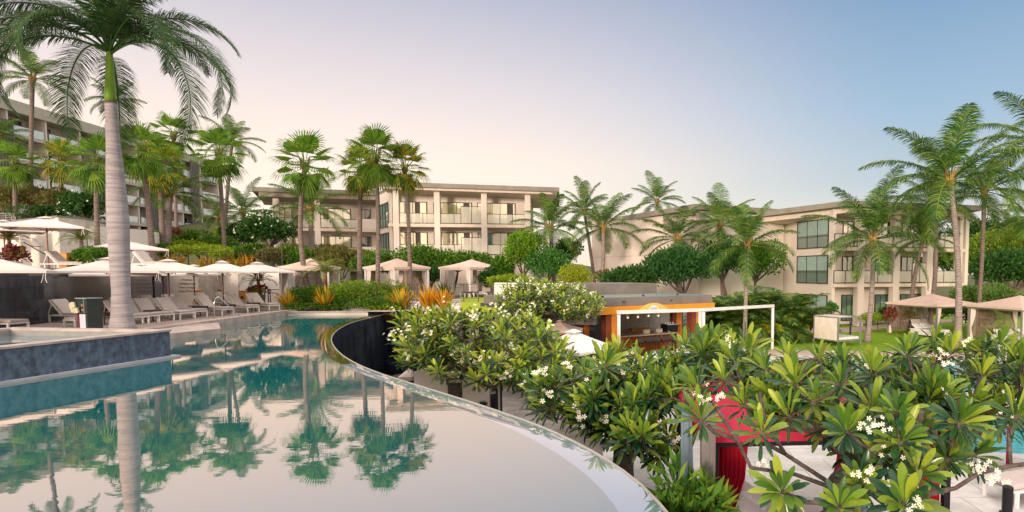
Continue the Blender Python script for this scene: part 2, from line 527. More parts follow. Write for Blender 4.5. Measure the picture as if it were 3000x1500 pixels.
# ------------------------------------------------------------------ vegetation builders
def bush_leaves(center, rad, n, lsize, lumps=9, aspect=.45, flat=0.0, shell=.55):
    """leaf clumps scattered through a lumpy ellipsoid"""
    c = np.array(center); r = np.array(rad)
    ld = randdirs(lumps); ld[:, 2] = np.abs(ld[:, 2]) * .9 - .15
    lc = ld * (.35 + .35 * nr.rand(lumps, 1))
    lr = .30 + .25 * nr.rand(lumps)
    k = nr.randint(0, lumps, n)
    d = randdirs(n)
    rr = (shell + (1 - shell) * nr.rand(n)) ** .6
    p = lc[k] + d * (lr[k] * rr)[:, None]
    pts = c + p * r
    D = unit(d * .7 + randdirs(n) * .8 + np.array([0, 0, .35]))
    U = unit(np.cross(D, randdirs(n)))
    L = lsize * (.6 + .8 * nr.rand(n))
    return leafcloud(pts, D, U, L, L * aspect)
def bush(name, label, cat, pos, rad, m, n=2500, lsize=.22, lumps=10, stems=5, group=None, aspect=.45, stem_m=None):
    """pos: centre of the leaf mass; stems reach the ground below it"""
    pos = Vector(pos)
    base = Vector((pos.x, pos.y, pos.z - rad[2] * .95))
    t = thing(name, label, cat, base, 0, group)
    V, Q = bush_leaves((0, 0, rad[2] * .95), rad, n, lsize, lumps, aspect)
    link('foliage', npmesh('foliage', V, Q, m), None, t, world=False)
    if stems:
        s = MB()
        for i in range(stems):
            a = rnd.uniform(0, 6.28); q = rnd.uniform(.2, .6)
            e = Vector((math.cos(a) * rad[0] * q, math.sin(a) * rad[1] * q, rad[2] * rnd.uniform(.9, 1.4)))
            mid = e * .5 + Vector((0, 0, rad[2] * .1))
            s.tube([(0, 0, 0), mid * .6, e], [.05 + rad[2] * .02, .04, .015], 5)
        s.build('stem', stem_m or bark, t, world=False)
    return t
def tree(name, label, base, pos, rad, m, n=5000, lsize=.3, lumps=16, group=None, tr=.2, aspect=.45, flowers=0):
    base, pos = Vector(base), Vector(pos)
    t = thing(name, label, 'tree', base, 0, group)
    V, Q = bush_leaves(pos - base, rad, n, lsize, lumps, aspect, shell=.4)
    link('crown', npmesh('crown', V, Q, m), None, t, world=False)
    s = MB()
    top = pos - base
    fork = Vector((top.x * .5, top.y * .5, max(.3, top.z - rad[2] * .8)))
    s.tube([(0, 0, 0), fork * .5 + Vector((.05, 0, 0)), fork], [tr, tr * .8, tr * .65], 8)
    for i in range(9):
        a = rnd.uniform(0, 6.28); q = rnd.uniform(.3, .75)
        e = top + Vector((math.cos(a) * rad[0] * q, math.sin(a) * rad[1] * q, rad[2] * rnd.uniform(-.2, .5)))
        s.tube([fork, (fork + e) / 2 + Vector((0, 0, -.1)), e], [tr * .5, tr * .3, tr * .1], 5)
    s.build('trunk', bark, t, world=False)
    if flowers:
        d = randdirs(flowers); d[:, 1] = -np.abs(d[:, 1])
        pts = np.array(pos - base) + d * np.array(rad) * .92
        link('blossom', flower_mesh(pts, d, .11, 1), None, t, world=False)
    return t
def flower_mesh(pts, dirs, size, per=5):  # noqa
    """clusters of five-petalled white flowers with a yellow eye"""
    V, Fc, mi = [], [], []
    for p, d in zip(pts, dirs):
        for k in range(per):
            off = Vector(nr.normal(size=3)) * size * (.9 if per > 1 else .0)
            n = (Vector(d) + Vector(nr.normal(size=3)) * .5 + Vector((0, -.5, .4))).normalized()
            x = n.orthogonal().normalized(); y = n.cross(x)
            c = Vector(p) + off
            a0 = rnd.uniform(0, 6)
            ey = []
            for j in range(5):
                a = a0 + j * 2 * math.pi / 5
                dr = x * math.cos(a) + y * math.sin(a)
                sd_ = n.cross(dr)
                o = len(V)
                V += [c, c + dr * size * .35 + sd_ * size * .16 + n * size * .10, c + dr * size * .62 + sd_ * size * .05 + n * size * .14, c + dr * size * .55 - sd_ * size * .2 + n * size * .08]
                Fc.append((o, o + 1, o + 2, o + 3)); mi.append(0)
                ey.append(c + n * size * .03 + dr * size * .14)
            o = len(V)
            V += ey
            Fc.append(tuple(range(o, o + 5))); mi.append(1)
    me = bpy.data.meshes.new('flowers')
    me.from_pydata([tuple(v) for v in V], [], Fc)
    me.materials.append(petal); me.materials.append(petal_eye)
    me.polygons.foreach_set('material_index', mi)
    me.update()
    return me
def blade_plant(name, label, cat, base, h, spread, n, m, width=.06, group=None, droop=.5, base_stem=0.0):
    """a tuft of long arching blades"""
    V, Q = [], []
    for i in range(n):
        a = rnd.uniform(0, 6.283); tl = rnd.uniform(.05, 1) ** .7 * spread
        L = h * rnd.uniform(.75, 1.15)
        prev = None
        dr = Vector((math.cos(a), math.sin(a), 0)); sd_ = Vector((-dr.y, dr.x, 0))
        p = Vector((0, 0, base_stem)) + dr * rnd.uniform(0, .06)
        ang = R(90) - tl
        segs = 4
        for k in range(segs + 1):
            f = k / segs
            wd = width * (1 - f ** 2.2) * (.6 + .8 * min(1, f * 3)) + .004
            V += [p + sd_ * wd / 2, p - sd_ * wd / 2]
            if k: Q.append((len(V) - 4, len(V) - 3, len(V) - 1, len(V) - 2))
            ang -= droop * tl / segs
            p = p + (dr * math.cos(ang) + Vector((0, 0, math.sin(ang)))) * L / segs
    t = thing(name, label, cat, base, rnd.uniform(0, 6), group)
    link('foliage', npmesh('foliage', np.array([tuple(v) for v in V]), np.array(Q), m), None, t, world=False)
    if base_stem:
        MB().tube([(0, 0, 0), (0, 0, base_stem)], .03, 6).build('stem', bark, t, world=False)
    return t

def frond(az, el, length, droop, ll, n, hang=.5, w=.035, twist=0, seed=0, petiole=.12, curve=1.4, rw=.03):
    """pinnate frond from the origin -> (V, Q) with rachis"""
    rg = random.Random(seed)
    dr = Vector((math.cos(az), math.sin(az), 0)); sd_ = Vector((-dr.y, dr.x, 0))
    pts = []
    p = Vector((0, 0, 0))
    K = 26
    for k in range(K + 1):
        f = k / K
        a = el - droop * f ** curve
        pts.append((p.copy(), dr * math.cos(a) + Vector((0, 0, math.sin(a)))))
        p = p + pts[-1][1] * length / K
    V, Q = [], []
    for k in range(K + 1):           # rachis as a flat strap with some depth
        f = k / K
        c, t = pts[k]
        u = t.cross(sd_).normalized()
        r = rw * (1 - f * .85)
        V += [c + sd_ * r, c + u * r, c - sd_ * r, c - u * r]
        if k:
            o = len(V) - 8
            for j in range(4):
                j2 = (j + 1) % 4
                Q.append((o + j, o + j2, o + 4 + j2, o + 4 + j))
    for i in range(n):
        f = petiole + (1 - petiole) * (i + .5) / n
        kf = f * K; k0 = min(K - 1, int(kf)); q = kf - k0
        c = pts[k0][0].lerp(pts[k0 + 1][0], q); t = pts[k0][1]
        up = sd_.cross(t).normalized()
        if up.z < 0: up = -up
        env = math.sin(math.pi * min(1, (f - petiole) / (1 - petiole) * .86 + .12)) ** .6
        for s in (-1, 1):
            L = ll * env * rg.uniform(.85, 1.12)
            fw = .55 + .5 * f + rg.uniform(-.12, .12)
            d0 = (sd_ * s + t * fw + up * rg.uniform(.15, .45)).normalized()
            d1 = (d0 + Vector((0, 0, -1)) * hang * rg.uniform(.7, 1.4)).normalized()
            d2 = (d1 + Vector((0, 0, -1)) * hang * rg.uniform(.5, 1.2)).normalized()
            wv = t * w / 2
            p0 = c; p1 = c + d0 * L * .33; p2 = p1 + d1 * L * .37; p3 = p2 + d2 * L * .3
            o = len(V)
            V += [p0 + wv * .6, p0 - wv * .6, p1 + wv, p1 - wv, p2 + wv * .8, p2 - wv * .8, p3 + wv * .12, p3 - wv * .12]
            Q += [(o, o + 1, o + 3, o + 2), (o + 2, o + 3, o + 5, o + 4), (o + 4, o + 5, o + 7, o + 6)]
    return np.array([tuple(v) for v in V]), np.array(Q)
def fanleaf(az, el, petiole, rad, seed, nseg=26, droop=.5, span=R(125)):
    rg = random.Random(seed)
    dr = Vector((math.cos(az), math.sin(az), 0)); sd_ = Vector((-dr.y, dr.x, 0))
    t = dr * math.cos(el) + Vector((0, 0, math.sin(el)))
    e2 = el - droop * .6
    t2 = dr * math.cos(e2) + Vector((0, 0, math.sin(e2)))
    hub = t * petiole * .6 + t2 * petiole * .4
    up = sd_.cross(t2).normalized()
    if up.z < 0 and el > -.5: up = -up
    V, Q = [], []
    r = .025
    u = up
    V += [sd_ * r, u * r, -sd_ * r, -u * r] + [hub + x * .5 for x in (sd_ * r, u * r, -sd_ * r, -u * r)]
    for j in range(4):
        Q.append((j, (j + 1) % 4, 4 + (j + 1) % 4, 4 + j))
    for i in range(nseg):
        a0 = -span + 2 * span * i / nseg; a1 = -span + 2 * span * (i + 1) / nseg; am = (a0 + a1) / 2
        ln = rad * (.80 + .2 * math.cos(am)) * rg.uniform(.92, 1.08)
        def dirn(a, lift):
            return (t2 * math.cos(a) + sd_ * math.sin(a) + up * lift)
        v0 = hub
        vL = hub + dirn(a0, .10 * math.cos(a0)) * ln * .56
        vR = hub + dirn(a1, .10 * math.cos(a1)) * ln * .56
        vM = hub + dirn(am, .04) * ln * .60
        q1 = hub + dirn(am - .035, .02) * ln * .78 + Vector((0, 0, -1)) * ln * .05 * droop
        q2 = hub + dirn(am + .035, .02) * ln * .78 + Vector((0, 0, -1)) * ln * .05 * droop
        tip = hub + dirn(am, 0) * ln + Vector((0, 0, -1)) * ln * rg.uniform(.1, .32) * droop
        o = len(V)
        V += [v0, vL, vM, vR, q1, q2, tip, tip + sd_ * .004]
        Q += [(o, o + 1, o + 2, o + 3), (o + 1, o + 4, o + 5, o + 2), (o + 4, o + 6, o + 7, o + 5)]
    return np.array([tuple(v) for v in V]), np.array(Q)
def merge(parts):
    Vs, Qs, o = [], [], 0
    for V, Q in parts:
        Vs.append(V); Qs.append(Q + o); o += len(V)
    return np.concatenate(Vs), np.concatenate(Qs)
CROWNS = {}
def crown_mesh(kind, var):
    key = (kind, var)
    if key in CROWNS: return CROWNS[key]
    rg = random.Random(var * 13 + len(kind))
    parts = []
    if kind == 'coco':
        n = 18
        for i in range(n):
            f = i / (n - 1)
            el = R(77) - R(96) * f ** .8 + rg.uniform(-.14, .14)
            az = i * 2.399 + rg.uniform(-.25, .25)
            parts.append(frond(az, el, 3.25 * rg.uniform(.85, 1.1), R(34) + R(40) * f + rg.uniform(-.15, .25), .80 * rg.uniform(.85, 1.1), 84, .50, .034, seed=var * 100 + i, rw=.028, curve=1.6, petiole=.18))
    elif kind == 'arching':         # potted date palm: short, strongly arched fronds
        n = 22
        for i in range(n):
            f = i / (n - 1)
            parts.append(frond(i * 2.399, R(80) - R(62) * f, 1.0 * rg.uniform(.85, 1.1), R(95), .2, 24, .15, .022, seed=var * 100 + i, rw=.012))
    else:                           # fan
        n = 26
        for i in range(n):
            f = i / (n - 1)
            el = R(86) - R(142) * f ** 1.1 + rg.uniform(-.1, .1)
            az = i * 2.399 + rg.uniform(-.25, .25)
            parts.append(fanleaf(az, el, (.90 + .25 * (1 - f)) * rg.uniform(.8, 1.1), 1.12 * rg.uniform(.85, 1.1), var * 50 + i, 22, .4 + .9 * f, R(100)))
    V, Q = merge(parts)
    m = {'coco': coco_leaf, 'fan': fan_leaf, 'arching': potted_leaf}[kind]
    if kind == 'fan' and var >= 10: m = fan_leaf_old
    CROWNS[key] = npmesh('crown', V, Q, m)
    return CROWNS[key]
def palm(kind, base, top, scale, label, var=0, group=None, r0=.17, r1=.11, m=None, bend=.0, name=None, hub=True, rz=None):
    base, top = Vector(base), Vector(top)
    nm = name or {'coco': 'coconut_palm', 'fan': 'fan_palm', 'arching': 'date_palm'}[kind]
    t = thing(nm, label, 'palm tree', base, 0, group)
    d = top - base
    s = MB()
    pts, rad = [], []
    K = 14
    side = Vector((d.y, -d.x, 0)).normalized() if (abs(d.x) + abs(d.y)) > .05 else Vector((1, 0, 0))
    for k in range(K + 1):
        f = k / K
        pts.append(Vector((d.x * f ** 1.25, d.y * f ** 1.25, d.z * f)) + Vector((bend * math.sin(math.pi * f), 0, 0)))
        rad.append((r1 + (r0 - r1) * (1 - f)) + r0 * .6 * max(0, 1 - f * 9) + rnd.uniform(-.006, .006))
    s.tube(pts, rad, 12)
    s.build('trunk', m or trunk_palm, t, world=False, smooth=True)
    c = bpy.data.objects.new('crown', crown_mesh(kind, var))
    col.objects.link(c)
    c.parent = t
    c.location = d
    c.rotation_euler = (rnd.uniform(-.06, .06), rnd.uniform(-.06, .06), rnd.uniform(0, 6.28) if rz is None else rz)
    c.scale = (scale, scale, scale)
    if hub and kind in ('coco', 'fan'):
        h = MB()
        for i in range(16):          # leaf bases and fruit stalks around the growing point
            a = i * 2.4; q = rnd.uniform(.25, .6) * scale
            h.tube([d + Vector((math.cos(a) * r1 * .7, math.sin(a) * r1 * .7, -.35 * scale)), d + Vector((math.cos(a) * r1 * 1.5, math.sin(a) * r1 * 1.5, 0)), d + Vector((math.cos(a) * q * .5, math.sin(a) * q * .5, q))], [.04 * scale, .045 * scale, .015], 5)
        h.build('leaf_base', fibre if kind == 'coco' else mat('fan_base', (.16, .14, .05), .8), t, world=False)
    return t

LEAFP = {2: ([0, .62, 1], [.12, 1, .25]), 3: ([0, .42, .78, 1], [.1, .72, 1, .28]), 4: ([0, .3, .62, .86, 1], [.08, .5, .98, .85, .2]), 6: ([0, .18, .4, .62, .80, .93, 1], [.07, .28, .70, 1, .96, .62, .12])}
# plumeria ----------------------------------------------------------
def rosette(V, Q, MI, p, ax, L, n, seg, rg, width=.27):
    ax = ax.normalized()
    x = ax.orthogonal().normalized(); y = ax.cross(x)
    for i in range(n):
        f = i / max(1, n - 1)
        a = i * 2.399 + rg.uniform(-.2, .2)
        el = R(80) - R(118) * f + rg.uniform(-.15, .15)
        yg = 0 if f < .37 + rg.uniform(-.18, .18) else 1  # upper leaves: young, painted as lit; lower leaves: older, painted as shaded
        dr = x * math.cos(a) + y * math.sin(a)
        d = (dr * math.cos(el) + ax * math.sin(el)).normalized()
        s = ax.cross(dr).normalized()
        ln = L * rg.uniform(.75, 1.12) * (.75 + .25 * math.sin(math.pi * min(1, f + .25)))
        W = ln * width * rg.uniform(.9, 1.15)
        c = p + dr * L * .05 - ax * L * .25 * f
        cur = d.copy()
        o = len(V)
        us, ws = LEAFP[seg]
        for k in range(seg + 1):
            u = us[k]
            wd = W * ws[k] * .5
            nn = cur.cross(s).normalized()
            if nn.dot(ax) < 0: nn = -nn
            V += [c + s * wd + nn * wd * .35, c.copy(), c - s * wd + nn * wd * .35]
            if k:
                b = o + 3 * k
                Q += [(b - 3, b - 2, b + 1, b), (b - 2, b - 1, b + 2, b + 1)]
                MI += [yg, yg]
            cur = (cur + Vector((0, 0, -1)) * (.10 + .22 * u) * (3.0 / seg) * .6 + dr * .02).normalized()
            if k < seg: c = c + cur * ln * (us[k + 1] - us[k])
def plumeria(label, base, fork, tips, L, n, seg, m, fl=0.2, group=None, seed=1, rtip=.018, width=.27, step=.5, flowers=None, fsize=.075, limb_m=None, extra=None):
    """tips: list of (position, axis); limbs grow from the fork to every tip"""
    rg = random.Random(seed)
    base, fork = Vector(base), Vector(fork)
    t = thing('plumeria_tree', label, 'tree', base, 0, group)
    nodes = [(base.copy(), -1), (base.lerp(fork, .5) + Vector((rg.uniform(-.1, .1), 0, 0)), 0), (fork.copy(), 1)]
    cnt = [0, 0, 0]
    order = sorted(tips, key=lambda q: (q[0] - fork).length)
    chains = [[0, 1, 2]]
    if extra:
        for ch in extra:
            j = 2; chain = [2]
            for q in ch:
                nodes.append((Vector(q), j)); cnt.append(0); j = len(nodes) - 1; chain.append(j)
            chains.append(chain)
    for pos, ax in order:
        best, bi = 1e9, 2
        dt = (pos - fork).length
        for i in range(2, len(nodes)):
            q = nodes[i][0]
            dd = (q - pos).length
            if (q - fork).length > dt * .93: continue
            cost = dd + .25 * (q - fork).length + (.6 * max(0, q.z - pos.z + .05))
            if cost < best: best, bi = cost, i
        a = nodes[bi][0]
        D = (pos - a).length
        k = max(2, int(D / step) + 1)
        c1 = a + (pos - a) * .45 + Vector((rg.uniform(-.1, .1), rg.uniform(-.1, .1), -.10)) * D
        c2 = pos - ax.normalized() * D * .35
        prev = bi
        chain = [bi]
        for j in range(1, k + 1):
            u = j / k
            q = a * (1 - u) ** 3 + c1 * 3 * u * (1 - u) ** 2 + c2 * 3 * u * u * (1 - u) + pos * u ** 3
            if j < k: q = q + Vector((rg.uniform(-1, 1), rg.uniform(-1, 1), rg.uniform(-1, 1))) * .05 * step
            nodes.append((q, prev)); cnt.append(0)
            prev = len(nodes) - 1
            chain.append(prev)
        chains.append(chain)
        j = prev
        while j >= 0:
            cnt[j] += 1
            j = nodes[j][1]
    s = MB()
    for ch in chains:
        pts = [nodes[i][0] - base for i in ch]
        rad = [rtip * max(1, cnt[i]) ** .47 for i in ch]
        if len(ch) > 1 and ch[0] >= 2: rad[0] = min(rad[0], rad[1] * 1.15)
        s.tube(pts, rad, 8)
    s.build('trunk', limb_m or bark, t, world=False, smooth=True)
    V, Q, MI = [], [], []
    for pos, ax in tips:
        rosette(V, Q, MI, pos - base, ax, L * rg.uniform(.8, 1.12), n + rg.randint(-3, 3), seg, rg, width)
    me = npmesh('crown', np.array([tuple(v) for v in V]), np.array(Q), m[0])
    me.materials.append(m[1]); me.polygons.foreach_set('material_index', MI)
    link('crown', me, None, t, world=False, smooth=seg > 2)
    fp = []
    for pos, ax in tips:
        if rg.random() < fl:
            dd = (ax.normalized() + Vector((rg.uniform(-.5, .5), rg.uniform(-1, 0), rg.uniform(-.2, .4)))).normalized()
            fp.append((pos - base + dd * L * rg.uniform(.5, .95), dd))
    for f_ in (flowers or []): fp.append((Vector(f_) - base, Vector((0, -1, .3))))
    if fp:
        link('flowers', flower_mesh([a for a, b in fp], [b for a, b in fp], fsize, 6), None, t, world=False)
    return t
def tips_px(regions, seed, centre, up=.9, cam_bias=.15):
    """regions: (cx, cy, rx, ry, Y0, Y1, n) ellipses in the photo with their distance range"""
    rg = random.Random(seed)
    out_ = []
    for cx, cy, rx, ry, Y0, Y1, n in regions:
        got = []
        tries = 0
        while len(got) < n and tries < n * 60:
            tries += 1
            a = rg.uniform(0, 6.283); q = math.sqrt(rg.random())
            px, py = cx + math.cos(a) * q * rx, cy + math.sin(a) * q * ry
            md = .62 * math.sqrt(math.pi * rx * ry / n)
            if any((px - g[0]) ** 2 + (py - g[1]) ** 2 < md * md for g in got): continue
            got.append((px, py))
            Y = rg.uniform(Y0, Y1)
            p = P(px, py, Y)
            d = (p - centre)
            d = d.normalized() if d.length > .01 else Vector((0, 0, 1))
            ax = (d * .6 + Vector((0, -cam_bias, up)) + Vector((rg.uniform(-.3, .3), rg.uniform(-.3, .3), 0))).normalized()
            out_.append((p, ax))
    return out_

# ================================================================== SETTING: ground, terraces, hill, pools
class Fr:
    """a facade line on the plan: u runs along it, d is the distance in front of it"""
    def __init__(s, a, b):
        s.a = Vector((a[0], a[1])); e = Vector((b[0], b[1]))
        s.L = (e - s.a).length
        s.u = (e - s.a).normalized()
        s.n = Vector((s.u.y, -s.u.x))
        if s.n.dot(-s.a) < 0: s.n = -s.n
    def p(s, u, d=0, z=0):
        q = s.a + s.u * u + s.n * d
        return Vector((q.x, q.y, z))
    def at(s, px, d=0, py=720):
        r = ray(px, py); o = s.a + s.n * d
        # o + u*t = k*r
        det = s.u.x * (-r.y) - (-r.x) * s.u.y
        return (-o.x * (-r.y) - (-r.x) * (-o.y)) / det
    def z(s, px, py, d=0):
        u = s.at(px, d, py); q = s.p(u, d)
        return P(px, py, q.y).z
def fbox(mb, fr, u0, u1, d0, d1, z0, z1):
    if u0 > u1: u0, u1 = u1, u0
    vs = [fr.p(u, d, z) for u in (u0, u1) for d in (d0, d1) for z in (z0, z1)]
    return mb.add(vs, [(0, 1, 3, 2), (4, 6, 7, 5), (0, 4, 5, 1), (2, 3, 7, 6), (0, 2, 6, 4), (1, 5, 7, 3)])
def sm(a, b, x):
    t = max(0, min(1, (x - a) / (b - a))); return t * t * (3 - 2 * t)

# ground sheet reaching the horizon, with the hill on the left rising from it
def hill_h(x, y):
    far = sm(50, 112, y) * sm(-8, -62, x) * 9.5
    mid = sm(-12, -26, x) * sm(46, 54, y) * 2.2 + sm(6, -8, x) * sm(62, 66, y) * 2.3
    return -2.2 + far + mid
gx = [-1500, -600, -300, -200, -150] + [-140 + i * 3.0 for i in range(60)] + [60, 90, 150, 300, 600, 1500]
gy = [-200, -50, 0, 12, 24, 34.5, 36.5] + [38.2 + i * 2.4 for i in range(40)] + [150, 200, 300, 600, 1500]
gx = sorted(set(gx)); gy = sorted(set(gy))
vs, fs = [], []
def base_h(x, y):
    if y < 38: return -3.7
    return hill_h(x, y) if y > 39 else -2.2
for y in gy:
    for x in gx:
        vs.append((x, y, base_h(x, y)))
nx = len(gx)
for j in range(len(gy) - 1):
    for i in range(nx - 1):
        a = j * nx + i
        fs.append((a, a + 1, a + nx + 1, a + nx))
mb = MB(); mb.add(vs, fs)
structure(mb, 'ground', ground_m, smooth=False)

# curved overflow edge of the pool, read from the photo on the water plane
outer_px = [(1123, 920), (1072, 932), (1017, 946), (985, 965), (967, 984), (968, 1000), (982, 1022), (1004, 1043), (1045, 1062), (1088, 1084), (1134, 1100), (1150, 1104), (1228, 1127), (1294, 1147), (1371, 1172), (1441, 1191), (1499, 1213), (1577, 1238), (1658, 1269), (1750, 1308), (1808, 1346), (1866, 1388), (1917, 1423), (1960, 1458), (1999, 1500), (2060, 1580), (2120, 1700), (2180, 1900)]
outer = [G(x, y, 0) for x, y in outer_px]
def smooth_poly(pts, it=2):
    for _ in range(it):
        q = [pts[0]]
        for a, b in zip(pts[:-1], pts[1:]):
            q += [a.lerp(b, .25), a.lerp(b, .75)]
        q.append(pts[-1])
        pts = q
    return pts
def resample(pts, n):
    L = [0]
    for a, b in zip(pts[:-1], pts[1:]): L.append(L[-1] + (b - a).length)
    r = []
    j = 0
    for i in range(n):
        t = L[-1] * i / (n - 1)
        while j < len(L) - 2 and L[j + 1] < t: j += 1
        r.append(pts[j].lerp(pts[j + 1], (t - L[j]) / max(1e-6, L[j + 1] - L[j])))
    return r
outer = resample(outer, 14)
outer = resample(smooth_poly(outer, 3), 70)
def offset(pts, d):
    r = []
    for i, p in enumerate(pts):
        t = (pts[min(i + 1, len(pts) - 1)] - pts[max(0, i - 1)]).normalized()
        r.append(p + Vector((t.y, -t.x, 0)) * d)
    return r
inner = offset(outer, .40)       # towards the water
if inner[30].x > outer[30].x: inner = offset(outer, -.40)
# pool water polygon: overflow edge, then round behind the camera, the spa and the deck edge
deck_far = G(832, 924, 0)
inner = [b.lerp(a, 1 + .2 * sm(40, 60, i)) for i, (a, b) in enumerate(zip(inner, outer))]
wp = [Vector((p.x, p.y, 0)) for p in inner] + [Vector((2.2, -3, 0)), Vector((-13.0, -3, 0)), Vector((-16.5, 2, 0)), Vector((-18.9, 12, 0)), Vector((-18.9, 24, 0)), Vector((deck_far.x - .1, deck_far.y + .6, 0)), Vector((-15.0, 34.6, 0))]
mb = MB(); mb.add(wp, [tuple(range(len(wp)))])
o = structure(mb, 'pool_water', pool_water)
import mathutils.geometry as mg
# wet lip: thin sheet of water over the wall top, tipping outwards
lip_m = watermat('lip_water', (.11, .10, .04), (.30, .75), (1, .92, .88), 2.0, .06)
lip_pale = watermat('lip_sky_film', (.30, .44, .56), (.50, .68), (1, .86, .84), 1.5, .05)  # pale blue base paints in the sky reflected by the overflowing film
for lo, hi, nm, mm in ((0, 41, 'pool_edge_water', lip_m), (40, 70, 'pool_edge_film', lip_pale)):
    mb = MB()
    vs, fs = [], []
    for i in range(lo, min(hi, len(outer))):
        b = outer[i]; a = inner[i]; c = a.lerp(b, .5)
        vs += [(a.x, a.y, .0), (c.x, c.y, -.004), (b.x, b.y, -.03)]
        if i > lo:
            k = 3 * (i - lo)
            fs += [(k - 3, k - 2, k + 1, k), (k - 2, k - 1, k + 2, k + 1)]
    mb.add(vs, fs)
    structure(mb, nm, mm, smooth=True)
# curved tile wall below the edge
t = thing('pool_wall', 'tall curved wall of wet black tile under the overflow edge of the upper pool', 'wall', (outer[20].x, outer[20].y, -3.7))
mb = MB(); L = 0
for a, b in zip(outer[:-1], outer[1:]):
    dL = (b - a).length
    mb.add([(a.x, a.y, -3.7), (b.x, b.y, -3.7), (b.x, b.y, -.045), (a.x, a.y, -.045)], [(0, 1, 2, 3)], [[(L, -3.7), (L + dL, -3.7), (L + dL, -.05), (L, -.05)]])
    L += dL
mb.build('tile_face', wet_tile, t)
mb = MB()
ext = offset(outer, -.02 if (offset(outer, .4)[30] - inner[30]).length < .01 else .02)
for i in range(len(outer) - 1):
    a, b = outer[i], outer[i + 1]; c, d = ext[i], ext[i + 1]
    mb.add([(a.x, a.y, -.045), (b.x, b.y, -.045), (d.x, d.y, -.045), (c.x, c.y, -.045), (a.x, a.y, -.018), (b.x, b.y, -.018), (d.x, d.y, -.018), (c.x, c.y, -.018)], [(3, 2, 1, 0), (4, 5, 6, 7), (2, 3, 7, 6), (0, 1, 5, 4)])
mb.build('metal_trim', mat('trim_stone', (.46, .42, .39), .5), t)

# left deck
mb = MB()
dk = [G(832, 912, .25), G(640, 936, .25), G(497, 956, .25), Vector((-18.7, 14, 0)), Vector((-20, 4, 0)), Vector((-40, 4, 0)), Vector((-40, 46, 0)), Vector((-23.6, 46, 0)), Vector((-19.6, 33.8, 0))]
mb.prism([(p.x, p.y) for p in dk], -3.6, .246)
structure(mb, 'deck', deck_stone)
# pale stone coping along the deck
t = tag(MB().build('pool_coping', None), kind='structure') if False else None
mb = MB()
a, b = G(832, 912, .25), G(497, 956, .25)
e = (b - a).normalized(); nn = Vector((-e.y, e.x, 0))
if nn.x < 0: nn = -nn
b2 = a + e * 12
mb.prism([(a.x, a.y), (b2.x, b2.y), ((b2 - nn * .42).x, (b2 - nn * .42).y), ((a - nn * .42).x, (a - nn * .42).y)], .247, .27)
mb.prism([((a + nn * .02).x, (a + nn * .02).y), ((b2 + nn * .02).x, (b2 + nn * .02).y), ((b2 - nn * .1).x, (b2 - nn * .1).y), ((a - nn * .1).x, (a - nn * .1).y)], -.3, .245)
tag(mb.build('pool_coping', stone_rim), kind='structure')
# low entry platform at the water
t = thing('entry_step', 'low pale stone step platform reaching into the pool beside the spa corner', 'step', (-17.4, 21, 0))
MB().prism([(p.x, p.y) for p in (G(480, 979, .2), G(646, 962, .2), G(640, 945, .2), G(470, 955, .2))], -.4, .2).build('platform', stone_rim, t)

# far end coping and terrace behind it
t = thing('retaining_wall', 'pale low pool end wall with coping in front of the planting bed', 'wall', (-17, 34.6, 0))
pa, pb = G(826, 924, 0), G(1078, 922, 0)
MB().prism([(pa.x - 1.0, pa.y + .02), (pb.x, pb.y), (pb.x + .1, pb.y + 1.2), (pa.x - 1.0, pa.y + 1.4)], -.5, .13).build('wall', white_wall, t)
MB().prism([(pa.x - 1.05, pa.y - .04), (pb.x, pb.y - .06), (pb.x + .1, pb.y + .5), (pa.x - 1.05, pa.y + .6)], .132, .19).build('coping', stone_rim, t)
t = thing('retaining_wall', 'dark navy tiled retaining wall dropping into the lower basin behind the plumeria leaves', 'wall', (-12, 34.5, -3.6))
c0, c1, c2 = Vector((pb.x, pb.y, 0)), G(1124, 918, 0) + Vector((0, .1, 0)), Vector((-9.6, 23.2, 0))
mb = MB(); mb.sheet(c0, c1 + Vector((0.1, 0, 0)), -3.6, .17); mb.sheet(c1 + Vector((.1, 0, 0)), c1 + Vector((4.0, -.3, 0)), -3.6, .17)
mb.build('tile_face', navy_tile, t)
MB().prism([(c0.x, c0.y - .06), (c1.x + 6, c1.y - .4), (c1.x + 6, c1.y + .5), (c0.x + .05, c0.y + .5)], .174, .225).build('coping', stone_rim, t)
# side wall of the lower basin, navy blocks, and the pale pier ending it
t = thing('retaining_wall', 'navy block side wall of the lower basin seen left of the pale pier', 'wall', (-11, 28, -3.6))
q0, q1 = Vector((c1.x + .9, c1.y - .05, 0)), P(1212, 1100, 19.0)
mb = MB(); mb.sheet(q0, q1, -3.6, -.3); mb.sheet(q1, q1 + Vector((.4, .1, 0)), -3.6, -.3)
mb.add([(q0.x, q0.y, -.3), (q1.x, q1.y, -.3), (q1.x + .5, q1.y, -.3), (q0.x + .5, q0.y, -.3)], [(0, 1, 2, 3)])
mb.build('tile_face', navy_tile, t)
t = thing('garden_wall', 'pale stucco block wall rising just past the overflow edge under the plumeria', 'wall', (-6.6, 18, -3.6))
qa = P(1212, 1100, 18.4)
MB().box(qa.x, qa.x + 2.2, qa.y, qa.y + .9, -3.6, -.75).build('wall', beige_wall, t, bevel=.02)

